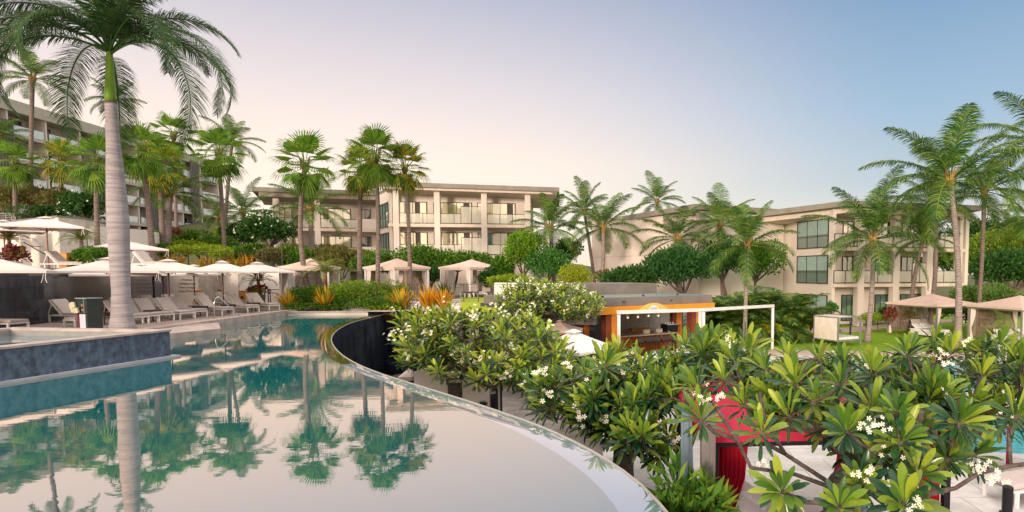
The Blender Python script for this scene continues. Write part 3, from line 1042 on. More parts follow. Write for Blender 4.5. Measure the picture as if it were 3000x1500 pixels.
# middle terrace behind the pool (bed, lawn, paving)
mb = MB()
mb.prism([(pa.x - 4, 39.4), (-20.3, 35.2), (-13, 35.0), (-1.2, 34.2), (4, 37), (5, 62), (-42, 62), (-30, 44), (-25, 40.5)], -3.4, .60)
structure(mb, 'terrace', pale_stone)
mb = MB()
mb.prism([(-24.2, 38.9), (-20.6, 35.5), (-20.2, 34.6), (-14, 34.4), (-9.6, 34.4), (-9.6, 37.4), (-20, 38.4)], -.4, .12)
structure(mb, 'planting_bed', soil)
mb = MB()
l0, l1, l2, l3 = G(1340, 890, .605), G(1452, 887, .605), G(1600, 872, .605), G(1330, 866, .605)
mb.prism([(G(1350, 905, .605).x, G(1350, 905, .605).y), (G(1500, 905, .605).x, G(1500, 905, .605).y), (G(1600, 880, .605).x, G(1600, 880, .605).y), (G(1450, 866, .605).x, G(1450, 866, .605).y), (G(1350, 866, .605).x, G(1350, 866, .605).y)], .45, .64)
structure(mb, 'terrace_lawn', lawn_y)
# upper left terrace
mb = MB()
mb.prism([(-25.3, 20.6), (-24.9, 23.6), (-26.4, 27.4), (-32.9, 41.2), (-30.8, 41.3), (-30.6, 43.6), (-27.0, 43.6), (-27.0, 39.9), (-24.6, 39.9), (-24.0, 46), (-30, 62), (-75, 64), (-75, 20)], .26, 2.58)
structure(mb, 'upper_terrace', pale_stone)

# lower paving, lower pool, lawns, paths
mb = MB()
mb.prism([(-3.4, 33.9), (-3.2, 25.2), (-1.0, 20), (-.6, 12), (1.3, 7.5), (2.0, 3.5), (2.6, -2), (40, -2), (60, 31.8), (20, 32.4), (8, 33.2), (-2, 33.9)], -3.65, -2.02)
structure(mb, 'lower_paving', brickmat('lower_stone', (.60, .58, .57), (.52, .50, .49), (.33, .31, .30), 1.0, 1.3, .8, .8, .35, .012))
mb = MB()
mb.prism([(-14, 34.3), (-14, 24), (-8, 12), (-2, 6), (1, 0), (2.5, 0), (2.2, 12), (2.2, 34)], -3.68, -3.60)
structure(mb, 'basin_paving', pale_stone)
mb = MB()
lw = [(2.2, 20.0), (5.6, 17.6), (7.8, 14.4), (13, 13.2), (26, 13.2), (28, 27.8), (12, 29.2), (8.0, 29.4), (5.0, 28), (2.4, 25)]
mb.prism(lw, -2.2, -2.015)
structure(mb, 'lower_pool_water', low_water)
mb = MB()
mb.prism([(3, 31.8), (18, 30.4), (60, 30), (80, 46), (90, 80), (-6, 80), (-6, 37), (3, 36.6)], -3.4, -1.96)
structure(mb, 'garden_lawn', lawn_m)
mb = MB()
mb.prism([(4, 31.6), (18, 30.3), (60, 29.8), (60, 31.0), (18, 31.5), (4, 32.6)], -2.3, -1.90)
structure(mb, 'lawn_kerb', mat('pink_stone', (.50, .38, .34), .8))
p_ = [G(2520, 958, -1.95), G(2620, 946, -1.95), G(2860, 930, -1.95), G(2860, 940, -1.95), G(2620, 957, -1.95), G(2520, 972, -1.95), G(2330, 975, -1.95), G(2330, 964, -1.95)]
mb = MB(); mb.prism([(q.x, q.y) for q in p_], -2.0, -1.945)
structure(mb, 'garden_path', mat('pink_stone', (.50, .38, .34), .8))

# ================================================================== SPA
t = thing('spa', 'raised square hot tub clad in mottled blue stone rising from the pool', 'hot tub', (-14, 15, 0))
s0, s1 = G(0, 1017, .8), G(497, 965, .8)
ex = (s1 - s0).normalized(); ey = Vector((-ex.y, ex.x, 0))
if ey.x > 0: ey = -ey
s0 = s0 - ex * 3.0
LX = (s1 - s0).length; WY = 5.2
c = [s0, s1, s1 + ey * WY, s0 + ey * WY]
mb = MB()
for i in range(4):
    a, b = c[i], c[(i + 1) % 4]
    mb.sheet(a, b, -.4, .745)
mb.build('stone_cladding', spa_tile, t)
def ring(mb, c, outw, inw, z0, z1):
    ctr = (c[0] + c[2]) / 2
    def off(p, d):
        r = Vector((0, 0, 0))
        q = (p - ctr)
        r = ctr + ex * (q.dot(ex) + d * math.copysign(1, q.dot(ex))) + ey * (q.dot(ey) + d * math.copysign(1, q.dot(ey)))
        return r
    o_ = [off(p, outw) for p in c]; i_ = [off(p, -inw) for p in c]
    for k in range(4):
        a, b, d, e = o_[k], o_[(k + 1) % 4], i_[(k + 1) % 4], i_[k]
        vs = [(q.x, q.y, z) for z in (z0, z1) for q in (a, b, d, e)]
        mb.add(vs, [(3, 2, 1, 0), (4, 5, 6, 7), (0, 1, 5, 4), (2, 3, 7, 6)])
    return i_
mb = MB(); inn = ring(mb, c, .03, .36, .747, .80)
mb.build('coping', stone_rim, t)
mb = MB()
for k in range(4):
    a, b = inn[k], inn[(k + 1) % 4]
    mb.sheet(a, b, .2, .745)
mb.build('inner_wall', mat('spa_inner', (.30, .31, .31), .5), t)
mb = MB(); mb.add([(q.x, q.y, .60) for q in inn], [(0, 1, 2, 3)])
mb.build('spa_water', spa_water, t)
mb = MB(); ring(mb, c, .16, -.001, -.3, .055)
mb.build('ledge', mat('ledge_stone', (.50, .50, .56), .5, (.42, .42, .48), 2), t)

# ================================================================== LEFT WALLS
t = thing('waterfall_wall', 'long dark wall of wet slate tile behind the loungers, streaked with water', 'wall', (-27, 28, .25))
wpts = smooth_poly([Vector(q) for q in ((-24.1, 17.0, 0), (-24.2, 20.6, 0), (-24.75, 23.6, 0), (-26.3, 27.4, 0), (-29.3, 34.0, 0), (-32.8, 41.0, 0))], 2)
mb = MB(); L = 0
for a, b in zip(wpts[:-1], wpts[1:]):
    dL = (b - a).length
    mb.add([(a.x, a.y, .2), (b.x, b.y, .2), (b.x, b.y, 2.62), (a.x, a.y, 2.62)], [(0, 1, 2, 3)], [[(L, .2), (L + dL, .2), (L + dL, 2.62), (L, 2.62)]])
    mb.add([(a.x, a.y, 2.62), (b.x, b.y, 2.62), (b.x - .5, b.y, 2.62), (a.x - .5, a.y, 2.62)], [(0, 1, 2, 3)])
    L += dL
mb.build('tile_face', wet_tile, t)
# vertical wet blue niche near the writing wall
a, b = Vector((-31.35, 38.0, 0)), Vector((-32.6, 40.6, 0))
mb = MB(); off = Vector((.09, .045, 0)); mb.sheet(a + off, b + off, .26, 2.55); mb.build('water_sheet', navy_tile, t)

t = thing('writing_wall', 'pale stucco wall block carrying four lines of dark lettering', 'wall', (-32, 41, .25))
wa, wb = P(478, 840, 41.0), P(572, 840, 41.0)
MB().box(wa.x, wb.x, 41.0, 41.5, .2, 2.66).build('wall', beige_wall, t, bevel=.02)
def text(s, size, loc, rot, m, parent, name='lettering', ext=.004, align='LEFT'):
    cu = bpy.data.curves.new('t', 'FONT'); cu.body = s; cu.size = size; cu.extrude = ext; cu.align_x = align
    ob = bpy.data.objects.new('t', cu); col.objects.link(ob)
    dg = bpy.context.evaluated_depsgraph_get(); dg.update()
    me = bpy.data.meshes.new_from_object(ob.evaluated_get(dg))
    bpy.data.objects.remove(ob)
    me.name = name
    me.transform(Matrix.Translation(loc) @ Euler(rot).to_matrix().to_4x4())
    return link(name, me, m, parent)
for s_, px, py in (('‹ Cheetsur', 526, 822), ('‹ Ohilikaeunaka', 521, 833.5), ('Mana Lounge  ›', 523, 844), ('Kuea Water.ia  ›', 523.5, 855)):
    q = P(px, py, 40.97)
    text(s_, .21, Vector((q.x, q.y, q.z)), (R(90), 0, 0), ink, t)
t = thing('stair_wall', 'recessed pale wall behind the stair with its sloping dark handrail', 'wall', (-29, 43.4, .25))
MB().box(wb.x - .2, P(703, 840, 43.4).x, 43.4, 43.8, .2, 2.64).build('wall', white_wall, t)
mb = MB()
r0, r1 = P(572, 815, 43.0), P(655, 857, 43.0); r2 = P(668, 858, 43.0)
mb.tube([r0, r1, r2], .035, 8)
for f in (.12, .55, .95):
    q = r0.lerp(r1, f); mb.beam(q + Vector((0, 0, -.03)), q + Vector((0, .4, -.08)), .04, .04)
mb.build('handrail', dark_metal, t)
t = thing('stair_wall', 'bright white end wall with the potted palm standing in front', 'wall', (-25, 39.7, .25))
ra, rb = P(701, 840, 39.8), P(831, 840, 39.8)
MB().box(ra.x, rb.x, 39.8, 40.3, .2, 2.60).build('wall', white_wall, t, bevel=.02)
MB().box(ra.x, ra.x + .3, 40.31, 43.3, .2, 2.58).build('side_wall', white_wall, t)
# low rail at the foot of the white wall
t = thing('handrail', 'short black two-post rail with sloping bar at the corner of the white wall', 'railing', (-24.4, 38.6, .25))
mb = MB()
a, b = P(784, 849, 38.4), P(831, 848, 38.9)
mb.beam(a, b, .04, .04)
for px in (785, 791):
    q = P(px, 849, 38.4); mb.beam(q, (q.x, q.y, .25), .045, .045)
for k in range(7):
    z = .35 + k * .17; q0, q1 = P(785, 849, 38.4), P(791, 849, 38.4); mb.beam((q0.x, q0.y, z), (q1.x, q1.y, z), .025, .025)
mb.tube([P(792, 858, 38.4), P(803, 858, 38.5), P(831, 873, 38.7)], .03, 6)
mb.build('rail', dark_metal, t)

# upper left white building block
t = thing('stair_building', 'blocky pale stucco stair building behind the upper umbrellas', 'building', (-38, 38, 2.6))
YB = 36.0
f1 = [P(0, 700, 35.0), P(60, 700, 35.0)]
MB().box(P(-40, 700, YB).x, P(60, 700, YB).x, YB, YB + .6, 2.5, zat(668, YB)).build('wall', white_wall, t, bevel=.02)
ca, cb = P(40, 640, 40.5), P(170, 636, 37.0)
cc, cd = P(250, 642, 38.4), P(430, 662, 42.0)
zt = zat(636, 37.0)
mb = MB()
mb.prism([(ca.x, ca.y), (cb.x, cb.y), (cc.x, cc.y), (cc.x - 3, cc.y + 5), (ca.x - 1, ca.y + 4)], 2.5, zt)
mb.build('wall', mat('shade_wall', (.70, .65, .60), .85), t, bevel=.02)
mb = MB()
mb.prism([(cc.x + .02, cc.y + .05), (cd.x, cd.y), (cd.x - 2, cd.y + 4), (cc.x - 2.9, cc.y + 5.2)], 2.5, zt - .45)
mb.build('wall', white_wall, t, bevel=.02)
mb = MB()
mb.prism([(ca.x - .05, ca.y - .1), (cb.x, cb.y - .08), (cc.x + .08, cc.y), (cc.x - 3, cc.y + 5), (ca.x - 1, ca.y + 4)], zt + .002, zt + .10)
mb.build('coping', fascia, t)
mb = MB()
r0, r1 = P(64, 706, 36.2), P(126, 742, 36.2); r2 = P(133, 743, 36.2)
mb.tube([r0, r1, r2], .035, 8)
for f in (.35, .97):
    q = r0.lerp(r1, f); mb.beam(q + Vector((0, 0, -.03)), q + Vector((0, .8, -.06)), .04, .04)
mb.build('handrail', dark_metal, t)
t = thing('railing', 'grey cable railing on the roof terrace at the far left edge', 'railing', (P(20, 640, 41).x, 41, zat(640, 41)))
mb = MB()
a, b = P(-10, 624, 41), P(45, 628, 41)
for k in range(7): mb.beam(a - Vector((0, 0, k * .13)), b - Vector((0, 0, k * .13)), .03 if k else .05, .03 if k else .05)
for f in (0, .5, .8, 1): q = a.lerp(b, f); mb.beam(q, q - Vector((0, 0, 1.0)), .05, .05)
mb.build('rail', gray_metal, t)

# ================================================================== BUILDINGS
def window(root, fr, u0, u1, z0, z1, d, n, pane_m, frame_m=dark_metal, splits=None, transom=None, dark_from=None):
    mb = MB(); fw = .07
    fbox(mb, fr, u0, u1, d, d + .08, z1 - fw, z1); fbox(mb, fr, u0, u1, d, d + .08, z0, z0 + fw)
    xs = [u0 + (u1 - u0) * i / n for i in range(n + 1)]
    for i, x in enumerate(xs):
        wd = fw if i in (0, n) else .035
        a = x - wd if i == n else (x if i == 0 else x - wd / 2)
        fbox(mb, fr, a, a + wd, d + .001, d + .079, z0 + fw, z1 - fw)
    if transom: fbox(mb, fr, u0 + fw, u1 - fw, d + .002, d + .078, z0 + transom, z0 + transom + .05)
    f = mb.build('window', frame_m, root)
    p = MB(); fbox(p, fr, u0 + .01, u1 - .01, d - .02, d + .03, z0 + .01, z1 - .01)
    p.build('pane', pane_m, f)
    if dark_from is not None:
        a = u0 + (u1 - u0) * dark_from
        q = MB(); fbox(q, fr, a, a + (u1 - u0) * .16, d + .031, d + .06, z0 + fw, z1 - fw)
        q.build('curtain', mat('curtain_dark', (.10, .085, .075), .9), f)
    return f
def railing(root, fr, u0, u1, z, d, h=1.05, step=1.35, g=rail_glass, tall=None):
    mb = MB()
    n = max(1, round(abs(u1 - u0) / step))
    fbox(mb, fr, u0, u1, d - .03, d + .03, z + h - .05, z + h)
    fbox(mb, fr, u0, u1, d - .02, d + .02, z + .05, z + .09)
    for i in range(n + 1):
        u = u0 + (u1 - u0) * i / n
        fbox(mb, fr, u - .022, u + .022, d - .022, d + .022, z, z + h - .05)
    f = mb.build('railing', dark_metal, root)
    p = MB(); fbox(p, fr, u0, u1, d - .008, d + .008, z + .1, z + h - .06)
    p.build('glass', g, f)
def quadroof(mb, pts, th):
    """slab from four top corners"""
    top = [Vector(p) for p in pts]; bot = [p - Vector((0, 0, th)) for p in top]
    return mb.add(top + bot, [(0, 1, 2, 3), (7, 6, 5, 4), (0, 4, 5, 1), (1, 5, 6, 2), (2, 6, 7, 3), (3, 7, 4, 0)])

# ---- central guest building, two wings
t = thing('guest_building', 'three-storey cream guest building with flat overhanging roof and glass balconies in the centre', 'building', P(1300, 838, 58))
A_, B_ = P(1163, 700, 57.0), P(1545, 700, 58.6)
fr = Fr(A_, B_)
zs = [1.1, zat(747, 57.5, 1300), zat(656, 57.5, 1300)]
zr = zat(545, 57.3, 1300)
u_end = fr.at(1547)
uL = fr.at(1107 + 36, -2.2)
mb = MB()
fbox(mb, fr, -.9, u_end + .2, -9.0, -2.2, .5, zr)
mb.build('wall', stucco, t)
# left flank wall
mb = MB(); fbox(mb, fr, -.9, -.62, -2.195, -.9, .5, zr - .02); mb.build('wall', stucco, t)
mb = MB()
for z in zs[1:]:
    fbox(mb, fr, -.75, u_end + .12, -2.19, .12, z - .30, z)
mb.build('slab', mat('slab_m', (.68, .58, .50), .8), t)
colpx = [1163, 1283, 1420, 1547]
for px in colpx:
    mb = MB(); u = fr.at(px); fbox(mb, fr, u - .27, u + .27, -.35, .16, .4, zr + .1); mb.build('column', stucco, t)
mb = MB(); fbox(mb, fr, -.3, u_end + .1, -.28, .06, zr - .42, zr - .02); mb.build('beam', mat('slab_m', (.68, .58, .50), .8), t)
mb = MB(); fbox(mb, fr, u_end - .1, u_end + 1.9, -.25, .0, zr - .30, zr); u = u_end + 1.7; fbox(mb, fr, u - .16, u + .16, -3.2, -2.9, .4, zr); mb.build('column', stucco, t)
# roof: one thick slab with a pale fascia, higher on the left
rt = [P(1130, 542, 56.2), P(1640, 549, 58.6)]
e0 = fr.p(-1.2, 1.0, 0); e1 = fr.p(fr.at(1640, 1.0), 1.0, 0)
e2 = fr.p(fr.at(1640, 1.0), -9.6, 0); e3 = fr.p(-1.2, -9.6, 0)
z0_, z1_ = P(1162, 531, e0.y).z, P(1636, 549, e1.y).z
mb = MB(); quadroof(mb, [(e0.x, e0.y, z0_), (e1.x, e1.y, z1_), (e2.x, e2.y, z1_ - .3), (e3.x, e3.y, z0_ - .3)], .42); mb.build('roof', fascia, t)
mb = MB(); quadroof(mb, [(e0.x, e0.y + .25, z0_ - .43), (e1.x - .3, e1.y + .25, z1_ - .43), (e2.x - .3, e2.y, z1_ - .73), (e3.x, e3.y, z0_ - .73)], .22); mb.build('soffit', mat('slab_m', (.68, .58, .50), .8), t)
for fi, z in enumerate([zs[1], zs[2]]):
    for k, (x0, x1, n_) in enumerate(((1170, 1253, 4), (1272, 1384, 5), (1400, 1511, 5))):
        u0, u1 = fr.at(x0, -2.2), fr.at(x1, -2.2)
        window(t, fr, u0, u1, z + .03, z + 2.38, -2.19, n_, win_teal if (fi == 0 and k == 2) else win_cream, dark_from=.58 if k == 0 else .78)
    for i in range(3):
        u0, u1 = fr.at(colpx[i]) + .27, fr.at(colpx[i + 1]) - .27
        railing(t, fr, u0, u1, z, 0, 1.05, 1.25)
    u0 = fr.at(1352, 0); u1 = fr.at(1413, 0)
    railing(t, fr, u0, u1, z, .05, 1.75, 1.1)
    mb = MB(); fbox(mb, fr, fr.at(1348, -1), fr.at(1411, -1), -1.1, -.95, z + .01, z + .8); mb.build('screen_panel', rust if fi == 0 else mat('pale_rust', (.60, .33, .20), .7), t)
for x0, x1, n_ in ((1275, 1300, 2), (1430, 1500, 3)):
    window(t, fr, fr.at(x0, -2.2), fr.at(x1, -2.2), 1.1, 3.4, -2.19, n_, win_dark)
# flank windows on the left return wall of the right wing
fl = Fr(P(1107, 700, 63.2), P(1143, 700, 58.9))
mb = MB(); fbox(mb, fl, 0, fl.L, -.3, 0, .5, zr - .2)
mb.build('wall', stucco, t)
mb = MB()
a, b = P(1104, 567, 63.6), P(1162, 531, 56.4)
quadroof(mb, [(a.x, a.y, a.z - .05), (b.x, b.y, b.z), (b.x + 3, b.y + 1, b.z), (a.x + 3, a.y, a.z - .05)], .4)
mb.build('roof', fascia, t)
for z in (zs[2], zs[1]):
    window(t, fl, fl.L * .28, fl.L * .93, z - .15, z + 2.35, .0, 3, win_teal, transom=1.0)
# left wing
A2, B2 = P(786, 700, 61.5), P(1105, 700, 64.5)
f2 = Fr(A2, B2)
zr2 = zat(562, 63.5, 950)
mb = MB(); fbox(mb, f2, .4, f2.L + .4, -9, -2.2, .5, zr2 + .3); mb.build('wall', stucco, t)
mb = MB()
for z in zs[1:]: fbox(mb, f2, .2, f2.L + .6, -2.19, .1, z - .30, z)
mb.build('slab', mat('slab_m', (.68, .58, .50), .8), t)
for px in (813, 933):
    mb = MB(); u = f2.at(px); fbox(mb, f2, u - .28, u + .28, -.35, .15, .4, zr2 + .2); mb.build('column', stucco, t)
mb = MB()
g0, g1, g2, g3 = f2.p(-1.0, 1.1), f2.p(f2.L + .5, 1.1), f2.p(f2.L + .5, -9.5), f2.p(-1.6, -3.5)
za, zb = P(772, 547, g0.y).z, P(1105, 560, g1.y).z
quadroof(mb, [(g0.x, g0.y, za), (g1.x, g1.y, zb), (g2.x, g2.y, zb - .4), (g3.x, g3.y, za - .4)], .45)
mb.build('roof', fascia, t)
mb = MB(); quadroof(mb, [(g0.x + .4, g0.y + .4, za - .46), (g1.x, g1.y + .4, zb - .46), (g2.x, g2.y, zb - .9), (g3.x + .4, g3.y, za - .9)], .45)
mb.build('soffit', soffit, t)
for fi, z in enumerate([zs[1], zs[2]]):
    for x0, x1, n_, mm in ((816, 880, 3, win_cream), (938, 1030, 4, win_cream), (1056, 1088, 2, win_dark)):
        lo = .03 if x0 < 1050 else .85
        window(t, f2, f2.at(x0, -2.2), f2.at(x1, -2.2), z + lo, z + 2.35, -2.19, n_, mm, dark_from=None)
    railing(t, f2, f2.at(813) + .3, f2.at(933) - .3, z, 0, 1.05, 1.35)
    railing(t, f2, f2.at(933) + .3, f2.at(1046), z, 0, 1.05, 1.35)
    mb = MB(); fbox(mb, f2, f2.at(1046), f2.at(1104), -.15, .12, z + .001, z + 1.1); mb.build('parapet', stucco, t)
mb = MB(); fbox(mb, f2, f2.at(856, -1), f2.at(879, -1), -1.1, -.95, zs[2] + .01, zs[2] + .8); mb.build('screen_panel', rust, t)

# ---- large hotel block on the hill, left
t = thing('hotel_block', 'long six-storey hotel on the hillside with white glass balconies, behind the palms', 'building', P(400, 700, 90))
A3, B3 = P(-260, 420, 58.0), P(634, 480, 107.0)
f3 = Fr(A3, B3)
def zL(h): return h
tops = [zat(541, 107, 634) + .1 - 2.95 * k for k in range(-0, 5)]
ztop = zat(477, 107, 634)
mb = MB(); fbox(mb, f3, 0, f3.L, -12, -2.0, tops[-1] - 4, ztop - .1); mb.build('wall', stucco, t)
mb = MB(); fbox(mb, f3, -.2, f3.L + .2, -1.99, .35, ztop - 1.35, ztop); mb.build('fascia', mat('fascia_l', (.46, .44, .37), .7), t)
mb = MB(); fbox(mb, f3, f3.L - .35, f3.L + .03, -12.2, .3, tops[-1] - 4, ztop - 1.36); mb.build('wall', mat('pale_end', (.78, .70, .62), .8), t)
for k, z in enumerate(tops):
    mb = MB(); fbox(mb, f3, .1, f3.L - .36, -1.98, .25, z - .35, z); mb.build('slab', mat('slab_l', (.50, .45, .40), .8), t)
nb = 10
for i in range(nb):
    u0 = f3.L * i / nb; u1 = f3.L * (i + 1) / nb
    for k, z in enumerate(tops):
        m_ = MB(); fbox(m_, f3, u0 + .35, u1 - .4, .15, .18, z + .05, z + 1.0)
        m_.build('balcony_glass', rail_milky, t)
        window(t, f3, u0 + 1.1 + (i % 2) * .6, u0 + 3.1 + (i % 3) * .5, z + .05, z + 2.1, -1.98, 2, win_dark if (i + k) % 3 else win_teal)
    mb = MB(); fbox(mb, f3, u0 - .12, u0 + .12, -1.97, .14, tops[-1] - 3, ztop - 1.36); mb.build('party_wall', stucco, t)
for px in (25, 268, 445, 572):
    mb = MB(); u = f3.at(px, .4, 560)
    for j in range(6): fbox(mb, f3, u - 1.0 + j * .36, u - .86 + j * .36, .36, .55, tops[-1] - 3.5, ztop - (1.0 if px > 500 else 2.5))
    mb.build('louvre_screen', mat('louvre', (.20, .18, .18), .6), t)

# ---- right guest building
t = thing('guest_building', 'three-storey cream guest building with blank side wall behind the right-hand palms', 'building', P(2500, 930, 48))
zs3 = [-1.75, zat(831, 47.4, 2500), zat(724, 47.4, 2500)]
C0, C1 = P(2442, 700, 46.9), P(2828, 700, 50.6)
f4 = Fr(C0, C1)
zr4 = zat(612, 47.2, 2500)
mb = MB(); fbox(mb, f4, -.1, f4.L * .80, -8, -2.1, -2, zr4 + .2); mb.build('wall', stucco, t)
mb = MB()
for z in zs3[1:]: fbox(mb, f4, .05, f4.L + .2, -2.09, .1, z - .28, z)
mb.build('slab', mat('slab_m', (.68, .58, .50), .8), t)
cpx = [2521, 2625, 2722, 2812, 2829]
for px in cpx:
    mb = MB(); u = f4.at(px); wd = .3 if px < 2800 else .17; fbox(mb, f4, u - wd, u + wd, -.4, .16, -2.1, zr4 + .3); mb.build('column', stucco, t)
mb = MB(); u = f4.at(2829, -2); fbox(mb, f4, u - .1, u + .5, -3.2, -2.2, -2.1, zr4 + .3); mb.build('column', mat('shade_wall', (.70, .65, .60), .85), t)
mb = MB()
k0, k1, k2, k3 = f4.p(.2, 1.3), f4.p(f4.at(2876, 1.3), 1.3), f4.p(f4.at(2876, 1.3), -7.5), f4.p(-5.5, -8)
za, zb = P(2482, 587, k0.y).z, P(2874, 602, k1.y).z
quadroof(mb, [(k0.x, k0.y, za), (k1.x, k1.y, zb), (k2.x, k2.y, zb - .5), (k3.x, k3.y, za - .5)], .42); mb.build('roof', fascia, t)
mb = MB(); quadroof(mb, [(k0.x + .4, k0.y + .7, za - .44), (k1.x - .9, k1.y + .7, zb - .44), (k2.x - .9, k2.y, zb - .9), (k3.x + .6, k3.y, za - .9)], .42)
mb.build('beam', mat('slab_m', (.68, .58, .50), .8), t)
for fi, z in enumerate(zs3):
    for x0, x1, n_ in ((2467, 2512, 3), (2565, 2615, 3), (2640, 2710, 4)):
        window(t, f4, f4.at(x0, -2.1), f4.at(x1, -2.1), z + .05, z + 2.3, -2.09, n_, win_cream if fi == 2 else win_teal, dark_from=.7 if fi else None)
    if fi:
        for i in range(3):
            railing(t, f4, f4.at(cpx[i]) + .3, f4.at(cpx[i + 1]) - .3, z, 0, 1.08, 1.3)
        railing(t, f4, .1, f4.at(cpx[0]) - .3, z, 0, 1.08, 1.3); railing(t, f4, f4.at(2812) - 2.4, f4.at(2812), z, -.1, 1.08, 1.0)
railing(t, f4, f4.at(2673), f4.at(2716), zs3[1], .06, 1.75, .8)
mb = MB(); fbox(mb, f4, f4.at(2632, -1), f4.at(2714, -1), -1.1, -.95, zs3[1] + .01, zs3[1] + .95); mb.build('screen_panel', mat('dark_rust', (.10, .04, .03), .6), t)
# left flank of that wing with the wide windows
f5 = Fr(P(2296, 700, 53.5), P(2440, 700, 46.95))
mb = MB(); fbox(mb, f5, 0, f5.L, -.3, 0, -2.1, za - .45); mb.build('wall', stucco, t)
for z in zs3:
    u0, u1 = f5.at(2334, .1), f5.at(2438, .1)
    u1 = min(u1, f5.L - .5)
    window(t, f5, u0, u1, z - .02 if z > 0 else z, z + 2.35, .0, 3, win_teal, transom=.95 if z > 0 else None)
    if z > -5:
        mb = MB(); fbox(mb, f5, u0 + .1, u1 - .1, .031, .045, z + 1.1, z + 2.28); mb.build('blind', mat('blind', (.30, .42, .40), .8), t)
mb = MB()
a, b = P(2285, 612, 54.5), P(2484, 587, 46.2)
quadroof(mb, [(a.x, a.y, a.z), (b.x, b.y, b.z), (b.x + 1, b.y + 4, b.z - .2), (a.x + 2, a.y + 2, a.z - .2)], .42); mb.build('roof', fascia, t)
# blank-walled wing
f6 = Fr(P(1734, 740, 57.0), P(2048, 740, 47.0))
z6 = zat(600, 47, 2040)
mb = MB(); fbox(mb, f6, 0, f6.L, -9, 0, -2.1, z6 - .35); mb.build('wall', mat('gable_wall', (.76, .66, .60), .85, (.70, .60, .54), .3), t)
mb = MB(); fbox(mb, f6, .02, f6.L - .02, .001, .012, zat(748, 50, 1850), zat(747, 50, 1850)); mb.build('joint', mat('joint', (.5, .43, .39), .8), t)
f7 = Fr(P(2048, 700, 47.0), P(2296, 700, 53.0))
mb = MB(); fbox(mb, f7, 0, f7.L, -.4, 0, -2.1, z6 - .4); mb.build('wall', stucco, t)
mb = MB()
a, b, c_ = P(1722, 650, 58.3), P(2035, 597, 46.2), P(2290, 613, 52.6)
quadroof(mb, [(a.x, a.y, a.z), (b.x, b.y, b.z), (c_.x, c_.y, c_.z), (c_.x, c_.y + 8, c_.z - .5)], .42)
quadroof(mb, [(a.x + .2, a.y + .5, a.z - .43), (b.x, b.y + .8, b.z - .43), (c_.x, c_.y + .6, c_.z - .43), (c_.x, c_.y + 8, c_.z - .95)], .35)
mb.build('roof', fascia, t)

# ================================================================== FURNITURE
def umbrella_parts(t, half, rim_z, apex_z, base_z, m_can, pole_r=.03, m_pole=None, vent=True):
    """square canopy, local coordinates with the pole at the origin"""
    c = [Vector((half * math.cos(R(90 * i)), half * math.sin(R(90 * i)), rim_z)) for i in range(4)]
    ap = Vector((0, 0, apex_z))
    mb = MB()
    K = 7
    for i in range(4):
        a, b = c[i], c[(i + 1) % 4]
        rows = []
        for k in range(K + 1):
            f = k / K
            sag = .07 * math.sin(math.pi * f)
            l, r_ = ap.lerp(a, f), ap.lerp(b, f)
            mid = (l + r_) / 2 - Vector((0, 0, sag * .8))
            l = l - Vector((0, 0, sag * .35)); r_ = r_ - Vector((0, 0, sag * .35))
            rows.append((l, mid, r_))
        for k in range(K):
            p0, p1 = rows[k], rows[k + 1]
            mb.add([p0[0], p0[1], p1[1], p1[0]], [(0, 3, 2, 1)])
            mb.add([p0[1], p0[2], p1[2], p1[1]], [(0, 3, 2, 1)])
        m = (a + b) / 2 - Vector((0, 0, .02))
        mb.add([a, b, b - Vector((0, 0, .09)), a - Vector((0, 0, .09))], [(0, 3, 2, 1)])
    if vent:
        for i in range(4):
            a, b = c[i] * .2, c[(i + 1) % 4] * .2
            zz_ = apex_z - (apex_z - rim_z) * .2 + .07
            mb.add([ap + Vector((0, 0, .07)), (a.x, a.y, zz_), (b.x, b.y, zz_)], [(0, 1, 2)])
    cano = mb.build('canopy', m_can, t, world=False)
    s = MB(); s.tube([(0, 0, base_z), (0, 0, apex_z + .06)], pole_r, 8); s.tube([(0, 0, apex_z + .06), (0, 0, apex_z + .17)], [.03, .008], 6)
    s.build('pole', m_pole or wood, t, world=False)
    s = MB()
    for i in range(4):
        s.beam((0, 0, apex_z - .12), c[i] - Vector((0, 0, .05)), .025, .03)
        m = (c[i] + c[(i + 1) % 4]) / 2; s.beam((0, 0, apex_z - .20), m * .97 - Vector((0, 0, .07)), .02, .03)
        s.beam((0, 0, rim_z - .15), c[i] * .5 + Vector((0, 0, (rim_z + apex_z) / 4 - .03)), .02, .02)
    s.tube([(0, 0, rim_z - .22), (0, 0, rim_z - .1)], pole_r * 1.7, 8)
    s.build('ribs', m_pole or wood, t, world=False)
    mb = MB()
    for dx_ in (0, .07): mb.tube([c[0] + Vector((-.04 - dx_, 0, -.06)), c[0] + Vector((-.05 - dx_ * 1.5, -.02, -.28)), c[0] + Vector((-.02 - dx_ * 3, 0, -.42))], .012, 4)
    mb.build('tie_cord', white_paint, t, world=False)
ub = thing('umbrella', 'x', 'umbrella', (0, 0, 0), 0, 'white umbrellas over the deck loungers')
umbrella_parts(ub, 2.35, 2.24, 2.78, 0, canvas)
